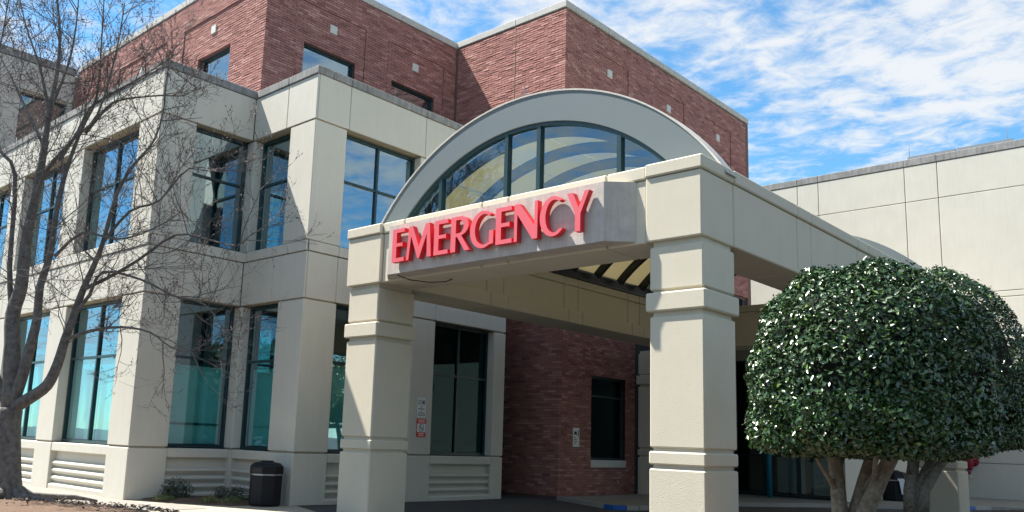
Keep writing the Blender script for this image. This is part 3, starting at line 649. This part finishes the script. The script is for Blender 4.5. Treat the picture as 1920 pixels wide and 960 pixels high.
def make_letter(ch, x0, wid, H=.675, z0=5.085, yb=11.40, depth=.115):
    cu = bpy.data.curves.new('letter', 'CURVE'); cu.dimensions = '2D'; cu.fill_mode = 'BOTH'; cu.extrude = depth/2
    for loop in letter(ch, wid/H):
        sp = cu.splines.new('POLY'); sp.points.add(len(loop)-1); sp.use_cyclic_u = True
        for p, (x, y) in zip(sp.points, loop): p.co = (x*H, y*H, 0, 1)
    tmp = bpy.data.objects.new('tmp', cu); COL.objects.link(tmp); bpy.context.view_layer.update()
    me = bpy.data.meshes.new_from_object(tmp.evaluated_get(bpy.context.evaluated_depsgraph_get())); bpy.data.objects.remove(tmp)
    me.name = 'letter'; me.transform(Matrix.Translation((x0, yb-depth/2, z0)) @ Matrix.Rotation(math.pi/2, 4, 'X')); me.update()
    me.materials.clear(); me.materials.append(M['red_side']); me.materials.append(M['red_front'])
    for p in me.polygons: p.material_index = 1 if p.normal.y < -.9 else 0; p.use_smooth = False
    o = link('letter', me, None, sg); o['label'] = 'raised red letter ' + ch
for ch, x, w in zip('EMERGENCY', (-12.69,-12.27,-11.50,-11.05,-10.56,-9.93,-9.50,-8.93,-8.36), (.36,.70,.38,.49,.58,.38,.52,.52,.45)): make_letter(ch, x, w)
tag(build('loose_cable', MB().tube([(-12.75,11.52,4.875),(-12.6,11.75,4.80),(-12.3,12.0,4.76),(-12.05,12.2,4.78),(-11.95,12.3,4.84)], [.012]*5, 6), 'ink'), 'dark loose cable drooping beneath the left end of the sign', 'cable')

# ------------------------------------------------------------------ wall signs
def ring(mb, face_x, cy, cz, r, w, n=18):
    for i in range(n):
        a, b = 2*math.pi*i/n, 2*math.pi*(i+1)/n
        P = lambda rr, t: (face_x, cy+rr*math.cos(t), cz+rr*math.sin(t))
        mb.add([P(r-w, a), P(r, a), P(r, b), P(r-w, b)], [(0, 1, 2, 3)])
s1 = thing('notice_sign', 'white notice with two round pictograms and text lines on the pilaster', 'sign', (XB, 16.02, 2.25))
build('plate', MB().box(XB, XB+.012, 15.86, 16.18, 2.18, 2.70, .004), 'white', s1)
pm = MB(); ring(pm, XB+.0135, 15.95, 2.58, .065, .014); ring(pm, XB+.0135, 16.09, 2.58, .065, .014)
pm.box(XB+.011, XB+.0135, 15.945, 15.96, 2.54, 2.62).box(XB+.011, XB+.0136, 16.06, 16.12, 2.55, 2.61)
for i, (a, b) in enumerate(((.04,.04), (.11,.11), (.03,.03), (.12,.12), (.13,.13))): pm.box(XB+.011, XB+.0134, 16.02-a, 16.02+b, 2.455-i*.055, 2.475-i*.055)
build('print', pm, 'ink', s1)
s2 = thing('no_smoking_sign', 'red and white no smoking sign below the white notice', 'sign', (XB, 16.04, 1.9))
build('plate', MB().box(XB, XB+.012, 15.87, 16.21, 1.67, 2.15, .004), 'sign_red', s2)
build('white_panel', MB().box(XB+.011, XB+.0135, 15.885, 16.195, 1.80, 2.02), 'white', s2)
pm = MB(); ring(pm, XB+.015, 16.04, 1.91, .095, .016); pm.box(XB+.013, XB+.0148, 15.98, 16.10, 1.895, 1.915); pm.add([(XB+.0152,15.965,1.98),(XB+.0152,15.98,1.99),(XB+.0152,16.115,1.845),(XB+.0152,16.10,1.835)], [(0,3,2,1)])
build('print', pm, 'ink', s2)
pm = MB()
for zz, hw in ((2.11,.12), (2.065,.12), (1.765,.10), (1.715,.09)): pm.box(XB+.011, XB+.0138, 16.04-hw, 16.04+hw, zz-.01, zz+.01)
build('lettering', pm, 'white', s2)
s3 = thing('tow_sign', 'small white towing notice with car pictogram on the brick wall', 'sign', (XT1, 22.02, 1.85))
sx = XT1+.022
build('plate', MB().box(XT1-.02, sx, 21.86, 22.18, 1.56, 2.14, .004), 'white', s3)
pm = MB().box(sx-.001, sx+.002, 21.90, 22.05, 1.94, 1.99).box(sx-.001, sx+.0022, 21.92, 22.03, 1.98, 2.03).box(sx-.001, sx+.002, 22.10, 22.135, 1.88, 2.08)
pm.box(sx-.001, sx+.0021, 21.90, 21.93, 1.91, 1.95).box(sx-.001, sx+.0021, 22.02, 22.05, 1.91, 1.95)
for i, hw in enumerate((.05, .08, .08, .05)): pm.box(sx-.001, sx+.002, 21.90, 21.90+2*hw, 1.83-i*.06, 1.85-i*.06)
build('print', pm, 'ink', s3)

# ------------------------------------------------------------------ bins
def bin_(x, y, r, h, lab, rz, cloth=False):
    t = thing('trash_bin', lab, 'trash bin', (x, y, 0.01))
    def rot(mb):
        c, s = math.cos(rz), math.sin(rz); mb.v = [(x+(a-x)*c-(b-y)*s, y+(a-x)*s+(b-y)*c, z) for a, b, z in mb.v]; return mb
    z0 = .012 if not cloth else .10
    build('body', rot(MB().lathe([(r*.94, z0), (r, z0+.05), (r*1.02, h*.70)], x, y, 8)), 'bin', t)
    build('lid', rot(MB().lathe([(r*1.06, h*.735), (r*1.06, h*.90), (r*.85, h*.975), (r*.5, h)], x, y, 8)), 'bin', t)
    build('neck', rot(MB().lathe([(r*.96, h*.69), (r*.96, h*.74)], x, y, 8)), 'metal', t)
    build('opening_flap', rot(MB().box(x-r*.35, x+r*.35, y-r*1.0, y-r*.96, h*.76, h*.88, .005)), 'ink', t)
    build('cap', rot(MB().lathe([(r*.42, h), (r*.40, h*1.03)], x, y, 8)), 'bin', t)
    if cloth: tag(build('paper_towel', rot(MB().box(x-r*.2, x+r*.35, y-r*1.12, y-r*1.085, h*.72, h*.78).add([(x+r*.1,y-r*1.13,h*.3),(x+r*.5,y-r*1.11,h*.26),(x+r*.4,y-r*1.12,h*.74),(x-r*.1,y-r*1.12,h*.74)], [(0,1,2,3),(3,2,1,0)])), 'cloth'), 'white paper hanging out of the bin behind the hollies', 'paper')
bin_(-16.78, 11.48, .36, .98, 'dark octagonal litter bin standing against the wing corner pillar', .35)
bin_(-10.05, 33.2, .40, 1.12, 'dark litter bin with white paper hanging out, behind the holly trunks', .7, True)

# ------------------------------------------------------------------ fire department connection
fd = thing('fire_valve', 'red double fire hose valve fixed on the right-hand wall', 'fire valve', (-9.4, 40.98, 1.5))
build('flange', MB().lathe([(.20, 0), (.20, -.05), (.09, -.07), (.09, -.2)], -9.3, 40.99, 20, 'y', 1.55), 'fire_red', fd, False)
build('body', MB().tube([(-9.42,40.75,1.18),(-9.42,40.75,1.34),(-9.42,40.75,1.50),(-9.42,40.75,1.66),(-9.42,40.75,1.82),(-9.42,40.75,1.95)], [.10,.13,.20,.19,.13,.11], 14), 'fire_red', fd, True)
for z0, z1 in ((1.02, 1.16), (1.955, 2.03)): build('hose_cap', MB().tube([(-9.42,40.75,z0),(-9.42,40.75,z1)], [.05,.06], 12), 'fire_red', fd)
build('cap_disc', MB().tube([(-9.42,40.75,.93),(-9.42,40.75,.96)], [.13,.13], 14), 'metal', fd); build('chain', MB().tube([(-9.42,40.75,1.03),(-9.44,40.75,.95)], [.012,.012], 5), 'metal', fd)

# ------------------------------------------------------------------ foliage helper
def leaves(name, P3, NRM, size, m, par, aspect=.45, tilt=.6, tones=None, fold=.18):
    n = len(P3); nr = NRM + rng.normal(0, tilt, (n, 3)); nr /= np.linalg.norm(nr, axis=1)[:, None]
    t = rng.normal(0, 1, (n, 3)); t -= nr*(t*nr).sum(1)[:, None]; t /= np.linalg.norm(t, axis=1)[:, None]; b = np.cross(nr, t)
    L = size*rng.uniform(.7, 1.25, (n, 1)); Wd = L*aspect
    V = np.stack([P3 - t*L*.5, P3 + b*Wd*.5 + nr*Wd*fold, P3 + t*L*.5, P3 - b*Wd*.5 + nr*Wd*fold], 1)
    F = (np.arange(n)[:, None, None]*4 + np.array([(0, 1, 2), (0, 2, 3)])[None]).reshape(-1, 3)
    me = bpy.data.meshes.new(name); me.vertices.add(n*4); me.vertices.foreach_set('co', V.astype(np.float32).ravel())
    me.loops.add(n*6); me.loops.foreach_set('vertex_index', F.astype(np.int32).ravel()); me.polygons.add(n*2)
    me.polygons.foreach_set('loop_start', np.arange(n*2, dtype=np.int32)*3); me.polygons.foreach_set('loop_total', np.full(n*2, 3, np.int32)); me.update(calc_edges=True)
    if tones is None: tones = rng.random(n)**2
    at = me.attributes.new('tone', 'FLOAT', 'FACE'); at.data.foreach_set('value', np.repeat(tones, 2).astype(np.float32))
    o = link(name, me, m, par); o['kind'] = 'stuff'; return o

def holly(x, y, zb, z0, z1, r, nleaf, lab, leaf=.062, stems=((-.25,-.1),(.05,.12),(.28,-.05)), seed=1, lean=(0, 0)):
    t = thing('holly_tree', lab, 'tree', (x, y, zb), 'clipped holly trees')
    rs = np.random.default_rng(seed); zc = z0 + (z1-z0)*.28; up = z1-zc; dn = zc-z0
    d = rs.normal(0, 1, (nleaf, 3)); d /= np.linalg.norm(d, axis=1)[:, None]
    pw = np.where(d[:, 2] > 0, 2.45, 8.0)
    k = (np.hypot(d[:, 0], d[:, 1])**pw + np.abs(d[:, 2])**pw)**(-1/pw)      # rounded loaf, not a ball
    lump = 1 + .030*np.sin(d[:,0]*7+seed)*np.cos(d[:,1]*6) + .022*np.sin(d[:,2]*11+d[:,0]*9+seed)
    dep = 1 - np.abs(rs.normal(0, .05, nleaf)) + (rs.random(nleaf) < .03)*rs.uniform(0, .045, nleaf)
    kk = (k*lump*dep)[:, None]; S = np.where(d[:, 2:3] > 0, up, dn)
    P3 = np.concatenate([d[:, :2]*r, d[:, 2:3]*S], 1)*kk + np.array((x, y, zc))
    hole = np.sin(P3[:,0]*5.1+seed)*np.sin(P3[:,1]*4.7)*np.sin(P3[:,2]*5.3+1)
    keep = (hole < .5) | (rs.random(nleaf) < .3); P3 = P3[keep]; nn = d[keep].copy(); nn[:, 2] += .35; tone = rs.random(len(P3))**2.2*.85; tone[rs.random(len(P3)) < .02] = 1
    leaves('foliage', P3, nn, leaf, 'holly', t, .52, .8, tone)
    mb = MB(); nu, nv = 20, 12                                          # dark core added inside the crown to stop light passing through
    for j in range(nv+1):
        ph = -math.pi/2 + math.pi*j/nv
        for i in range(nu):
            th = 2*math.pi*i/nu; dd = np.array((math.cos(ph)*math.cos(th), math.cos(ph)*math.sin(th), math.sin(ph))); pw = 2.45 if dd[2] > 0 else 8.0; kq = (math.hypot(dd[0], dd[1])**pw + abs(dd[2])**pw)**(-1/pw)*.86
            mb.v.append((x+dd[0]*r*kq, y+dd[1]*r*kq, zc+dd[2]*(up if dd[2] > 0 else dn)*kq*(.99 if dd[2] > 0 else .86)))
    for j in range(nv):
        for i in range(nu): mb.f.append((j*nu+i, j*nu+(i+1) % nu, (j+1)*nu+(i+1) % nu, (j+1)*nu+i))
    build('shade_core', mb, 'shrub_core', t)
    for q, (sx_, sy_) in enumerate(stems):
        random.seed(seed*10+q)
        lx, ly = x+lean[0], y+lean[1]; p = [(lx+sx_*.35, ly+sy_*.35, zb-.05), (lx+sx_*.5+random.uniform(-.03,.03), ly+sy_*.5, zb+(z0-zb)*.35), (x+lean[0]*.7+sx_*.9, y+sy_*.9, zb+(z0-zb)*.75), (x+sx_*1.5, y+sy_*1.5, z0+.25), (x+sx_*2.2, y+sy_*2.2, z0+.8)]
        R0 = .10*r/1.37*random.uniform(.75, 1.1)
        build('trunk', MB().tube(p, [R0*1.35, R0*1.05, R0*.95, R0*.75, R0*.5], 10), 'holly_bark', t, True)
    for q in range(4):
        a = random.uniform(0, 6.28); s_ = random.choice(stems)
        p0 = Vector((x+lean[0]*.75+s_[0]*.85, y+lean[1]*.75+s_[1]*.85, zb+(z0-zb)*random.uniform(.55, .8))); p1 = p0+Vector((math.cos(a)*r*.3, math.sin(a)*r*.3, z0+.25-p0.z))
        build('branch', MB().tube([p0, (p0+p1)/2+Vector((0, 0, -.04)), p1], [.035, .026, .018], 6), 'holly_bark', t, True)
    return t
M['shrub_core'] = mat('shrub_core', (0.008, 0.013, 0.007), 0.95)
holly(-3.66, 11.12, .50, 1.60, 3.96, 1.385, 46000, 'largest clipped holly tree in front, beside the right canopy pillar', .072, seed=1, lean=(-.16,-.14))
holly(-5.05, 19.7, .50, 1.80, 5.50, 1.62, 42000, 'second clipped holly tree, partly hidden behind the largest one', .076, seed=2, lean=(-.4,-.37))
holly(-3.15, 24.8, .30, 2.0, 5.3, 1.75, 22000, 'third clipped holly tree, cut off by the right picture edge', .075, seed=3)

# low shrubs at the foot of the wing
def shrub(x, y, r, h, m, lab, n, size, grp, grassy=False):
    t = thing('low_shrub', lab, 'shrub', (x, y, .05), grp)
    d = rng.normal(0, 1, (n, 3)); d[:, 2] = np.abs(d[:, 2]); d /= np.linalg.norm(d, axis=1)[:, None]
    P3 = d*np.array((r, r, h))*rng.uniform(.45, 1.05, (n, 1)) + np.array((x, y, .06))
    nn = d.copy(); 
    leaves('foliage', P3, nn, size, m, t, .3 if grassy else .45, .7)
    mb = MB()
    for k in range(9):
        a = rng.uniform(0, 6.28); rr = rng.uniform(.2, .8)*r; mb.tube([(x, y, .02), (x+math.cos(a)*rr*.5, y+math.sin(a)*rr*.5, .05+h*.5), (x+math.cos(a)*rr, y+math.sin(a)*rr, .05+h*.85)], [.008, .006, .003], 4)
    build('stem', mb, 'twig', t)
shrub(-18.85, 10.45, .42, .46, 'shrub_dark', 'large dark green shrub below the left corner of the wing', 900, .06, 'low shrubs')
shrub(-18.35, 11.35, .24, .30, 'shrub_dark', 'small dark shrub in the middle of the corner bed', 350, .05, 'low shrubs')
shrub(-17.75, 11.35, .36, .34, 'shrub_dark', 'dark green shrub next to the octagonal litter bin', 600, .055, 'low shrubs')
shrub(-18.5, 9.98, .26, .12, 'shrub_lime', 'yellow-green ground clump before the large dark shrub', 300, .055, 'lime clumps', True)
shrub(-17.55, 10.55, .20, .17, 'shrub_lime', 'yellow-green clump in the centre of the corner bed edge', 260, .055, 'lime clumps', True)
shrub(-17.3, 10.95, .26, .15, 'shrub_lime', 'yellow-green clump nearest the litter bin', 300, .055, 'lime clumps', True)

# ------------------------------------------------------------------ bare tree
random.seed(11)
bt = thing('bare_tree', 'leafless grey-barked tree with fine budding twigs at the left', 'tree', (-18.95, 6.8, 0.02))
LIMB = {
'R':[(-19.15,6.70,1.91),(-18.73,6.91,2.16),(-18.38,7.08,2.42),(-18.21,7.17,2.85),(-18.09,7.22,3.37),(-17.99,7.28,3.78),(-17.81,7.36,4.42),(-17.64,7.45,4.90),(-17.48,7.52,5.40),(-17.29,7.62,6.44),(-16.99,7.77,7.04),(-16.56,7.98,7.60),(-16.42,8.05,8.41)],
'C':[(-19.15,6.70,1.91),(-19.26,6.65,3.02),(-19.37,6.59,3.90),(-19.25,6.65,4.50),(-19.27,6.64,5.41),(-19.21,6.67,6.12),(-19.14,6.70,6.85),(-19.11,6.72,7.60),(-19.09,6.73,8.43),(-19.02,6.77,9.40),(-19.08,6.74,10.29),(-19.30,6.63,11.35),(-19.47,6.54,12.17)],
'S':[(-19.15,6.70,1.91),(-18.96,6.79,2.55),(-18.86,6.85,3.13),(-18.74,6.90,3.78),(-18.75,6.90,4.49),(-18.59,6.98,5.15),(-18.55,7.00,6.08),(-18.43,7.06,6.90),(-18.17,7.19,7.84),(-17.88,7.33,8.54),(-17.89,7.32,9.77),(-17.94,7.30,10.78)],
'Lf':[(-19.15,6.70,1.91),(-19.88,6.34,3.10),(-20.34,6.11,4.50),(-20.93,5.82,6.20),(-21.08,5.75,8.08),(-21.09,5.74,10.01)],
'L2':[(-19.36,6.60,3.79),(-19.57,6.50,4.95),(-19.68,6.44,6.98),(-20.17,6.20,7.62),(-20.62,5.98,8.67),(-20.39,6.09,9.93),(-20.29,6.14,11.23)],
'B1':[(-18.11,7.22,3.49),(-17.84,7.35,4.00),(-17.61,7.46,4.29),(-17.35,7.59,4.75),(-16.48,8.02,4.56),(-15.75,8.38,4.21),(-15.11,8.70,4.03),(-14.56,8.97,3.42)],
'B2':[(-18.17,7.18,3.33),(-17.54,7.50,3.53),(-16.81,7.86,3.60),(-16.14,8.19,3.48),(-15.65,8.43,3.18),(-15.08,8.71,3.05)],
'B3':[(-17.81,7.36,4.42),(-17.26,7.64,4.66),(-16.65,7.93,4.98),(-15.87,8.32,5.48),(-15.16,8.67,5.34),(-14.59,8.96,5.20),(-14.27,9.11,5.45)],
'B4':[(-18.70,6.92,7.28),(-18.29,7.12,7.85),(-17.98,7.28,8.36),(-17.06,7.73,8.77),(-16.53,7.99,8.99),(-16.12,8.20,9.19)],
'B5':[(-18.17,7.19,7.84),(-17.74,7.40,8.41),(-17.37,7.58,8.58),(-16.56,7.98,8.60),(-16.06,8.23,8.57),(-15.74,8.39,8.82)],
'B6':[(-17.48,7.52,5.40),(-16.88,7.82,6.00),(-16.20,8.16,6.14),(-15.57,8.47,6.72),(-14.78,8.86,6.51)],
'B7':[(-19.21,6.67,6.12),(-18.94,6.81,6.94),(-18.27,7.14,7.61),(-17.70,7.42,8.04),(-17.35,7.59,9.34),(-17.21,7.66,10.31)],
'B8':[(-19.09,6.73,8.43),(-18.73,6.91,9.37),(-18.58,6.98,10.23),(-18.57,6.99,11.25)],
'B9':[(-19.09,6.73,8.43),(-19.54,6.51,9.58),(-20.08,6.24,10.68),(-20.51,6.03,11.79)],
'B10':[(-18.54,7.00,5.15),(-17.90,7.32,5.59),(-17.05,7.74,5.39),(-16.25,8.13,5.52),(-15.60,8.45,5.83)],
'B11':[(-19.11,6.72,7.60),(-19.82,6.37,8.73),(-20.33,6.12,9.54),(-21.02,5.78,10.53)]}
R0 = {'R':(.14,.016),'C':(.185,.012),'S':(.13,.012),'Lf':(.12,.015),'L2':(.065,.012),'B1':(.05,.010),'B2':(.042,.009),'B3':(.045,.009),'B4':(.042,.01),'B5':(.036,.009),'B6':(.034,.009),'B7':(.05,.012),'B8':(.04,.01),'B9':(.04,.01),'B10':(.036,.009),'B11':(.04,.01)}
# slide side limbs nearer to or further from the street so the crown has depth
DEP = {'R':.0,'S':-.3,'B4':-.5,'B5':.2,'B6':-.7,'B7':-.8,'B8':-.3,'B9':.3,'B10':-.6,'B3':-.2,'B1':-.3,'B2':-.5,'L2':-.3,'B11':.2,'Lf':-.2,'C':0}
def smooth(pts, k=3):
    pts = [Vector(p) for p in pts]; out = []
    for i in range(len(pts)-1):
        p0 = pts[max(i-1,0)]; p1 = pts[i]; p2 = pts[i+1]; p3 = pts[min(i+2, len(pts)-1)]
        for j in range(k):
            t = j/k; out.append(.5*((2*p1) + (p2-p0)*t + (2*p0-5*p1+4*p2-p3)*t*t + (3*p1-p0-3*p2+p3)*t**3))
    out.append(pts[-1]); return out
tw = [MB(), MB()]; bd = MB()
def okpt(p):
    if p.x < -19.0 and p.y > 9.0: p.y = 9.0 - random.uniform(0, .2)
    if p.y > 11.6: p.y = 11.6
    return p
def grow(p, d, length, r, lev):
    n = 4 if lev < 3 else 3; pts = [p]; q = p.copy(); dd = d.copy()
    for i in range(n):
        dd = (dd + Vector((random.gauss(0,.13), random.gauss(0,.13), random.gauss(.05,.12)))).normalized(); q = okpt(q + dd*length/n); pts.append(q.copy())
    tw[0 if lev == 1 else 1].tube(pts, [r*(1-.65*i/n) for i in range(n+1)], 5 if lev == 1 else 4 if lev == 2 else 3, False)
    if lev >= 3:
        for t in pts[1:]:
            if random.random() < .6:
                e = .011*random.uniform(.7, 1.35); c = t + Vector((random.gauss(0,.01), random.gauss(0,.01), random.gauss(0,.01)))
                bd.add([c+Vector((e,0,0)), c+Vector((-e*.5,e*.8,0)), c+Vector((-e*.5,-e*.8,0)), c+dd*e*2.4, c-dd*e*1.2], [(0,1,3),(1,2,3),(2,0,3),(1,0,4),(2,1,4),(0,2,4)])
        if lev == 4: return
    cnt = {1: random.randint(4, 6), 2: random.randint(3, 4), 3: random.randint(1, 2)}[lev]
    for i in range(cnt):
        k = random.uniform(.25, 1.0); j = min(int(k*n), n-1); b = pts[j].lerp(pts[j+1], k*n-j)
        ax = Vector((random.gauss(0,1), random.gauss(0,1), random.gauss(.35,.8))).normalized()
        nd = (dd*.75 + ax*.75).normalized(); grow(b, nd, length*random.uniform(.42, .68), max(r*.5, .0038), lev+1)
trunk_pts = smooth([(-18.94,6.81,-.05),(-19.05,6.75,.69),(-19.14,6.71,1.45),(-19.15,6.70,1.95)], 4)
build('trunk', MB().tube(trunk_pts, [.36,.30,.275,.262,.255,.25,.245,.24,.235,.23,.23,.235,.22], 16), 'bark', bt, True)
for a in (0.3, 1.5, 2.6, 3.9, 5.2):
    c, s = math.cos(a), math.sin(a); build('root', MB().tube([(-18.94+c*.15,6.81+s*.15,.26),(-18.94+c*.42,6.81+s*.42,.14),(-18.94+c*.8-s*.12,6.81+s*.8+c*.12,.13),(-18.94+c*1.3,6.81+s*1.3,.12),(-18.94+c*1.7+s*.2,6.81+s*1.7-c*.2,.05)], [.14,.10,.07,.05,.025], 8), 'bark', bt, True)
for nm, pts in LIMB.items():
    dn_ = Vector((.68, -.72, 0)); n = len(pts); sh = DEP[nm]
    P = [Vector(p) + dn_*(-sh)*(i/(n-1)) for i, p in enumerate(pts)]
    sp = smooth(P, 3); ra, rb_ = R0[nm]; m_ = len(sp)
    build('limb', MB().tube(sp, [rb_ + (ra-rb_)*(1-i/(m_-1))**1.25 for i in range(m_)], 9 if ra > .06 else 7), 'bark', bt, True)
    L = sum((sp[i+1]-sp[i]).length for i in range(m_-1)); cnt = int(L*2.9)
    for c in range(cnt):
        t = random.uniform(.28 if nm in 'RCSLf' else .12, 1.0)*(m_-1); i = min(int(t), m_-2); b = sp[i].lerp(sp[i+1], t-i); d = (sp[i+1]-sp[i]).normalized()
        ax = Vector((random.gauss(0,1), random.gauss(0,1), random.gauss(.25,.8))).normalized()
        grow(b, (d*.7+ax*.8).normalized(), random.uniform(.8, 1.7)*(1.15-.4*t/(m_-1)), .012*random.uniform(.7, 1.2), 1)
build('branchlets', tw[0], 'twig', bt)['kind'] = 'stuff'; build('twigs', tw[1], 'twig', bt)['kind'] = 'stuff'; build('buds', bd, 'bud', bt)['kind'] = 'stuff'
print('tris tree', len(tw[0].f)*2, len(tw[1].f)*2, len(bd.f), 'bricks', len(BRK['v']), len(SINGLE))

random.seed(21); ch = MB()
for k in range(650):                                                   # bark chips and dry litter on the mulch
    x = random.uniform(-21.5, -14.6); y = 6.9 + (x+19.4)*.43 - abs(random.gauss(0, .55)) - .05
    if x > -16.2: y = min(y, 8.2)
    a = random.uniform(0, 3.14); l_ = random.uniform(.02, .09); w_ = random.uniform(.008, .02); c, s_ = math.cos(a), math.sin(a); z = random.uniform(.10, .17); t_ = random.uniform(-.03, .03)
    ch.add([(x+c*l_-s_*w_, y+s_*l_+c*w_, z+t_), (x-c*l_-s_*w_, y-s_*l_+c*w_, z-t_), (x-c*l_+s_*w_, y-s_*l_-c*w_, z-t_), (x+c*l_+s_*w_, y+s_*l_-c*w_, z+t_), (x, y, z+.02)], [(0,1,4),(1,2,4),(2,3,4),(3,0,4)])
o = tag(build('bark_chips', ch, 'chip'), 'brown bark chips and dry litter strewn around the bare tree', 'bark chips'); o['kind'] = 'stuff'
# ------------------------------------------------------------------ wood beyond the car park, mirrored in the glass
random.seed(5)
PP = []; NN = []; tk = MB()
for i in range(64):
    a = rad(-112 + i*2.0 + random.uniform(-1, 1)); dist = random.uniform(52, 72)      # from behind the camera round to the right-hand side
    cx, cy = -4 + dist*math.cos(a), 8 + dist*math.sin(a)
    if cy > 34 or cx < -60: continue
    h = random.uniform(9, 15); rr = random.uniform(3.2, 4.8); n = 650
    d = rng.normal(0, 1, (n, 3)); d /= np.linalg.norm(d, axis=1)[:, None]
    PP.append(d*np.array((rr, rr, h*.5))*rng.uniform(.5, 1.05, (n, 1)) + np.array((cx, cy, h*.46))); NN.append(d)
    tk.tube([(cx, cy, 0), (cx+.1, cy, h*.4), (cx, cy, h*.8)], [.28, .2, .08], 6)
tl = leaves('distant_wood', np.concatenate(PP), np.concatenate(NN), 1.2, 'wood_leaf', None, .7, .8)
build('trunks', tk, 'bark', tl)['kind'] = 'stuff'
tag(tl, 'line of green trees beyond the car park, mirrored in the windows', 'trees')
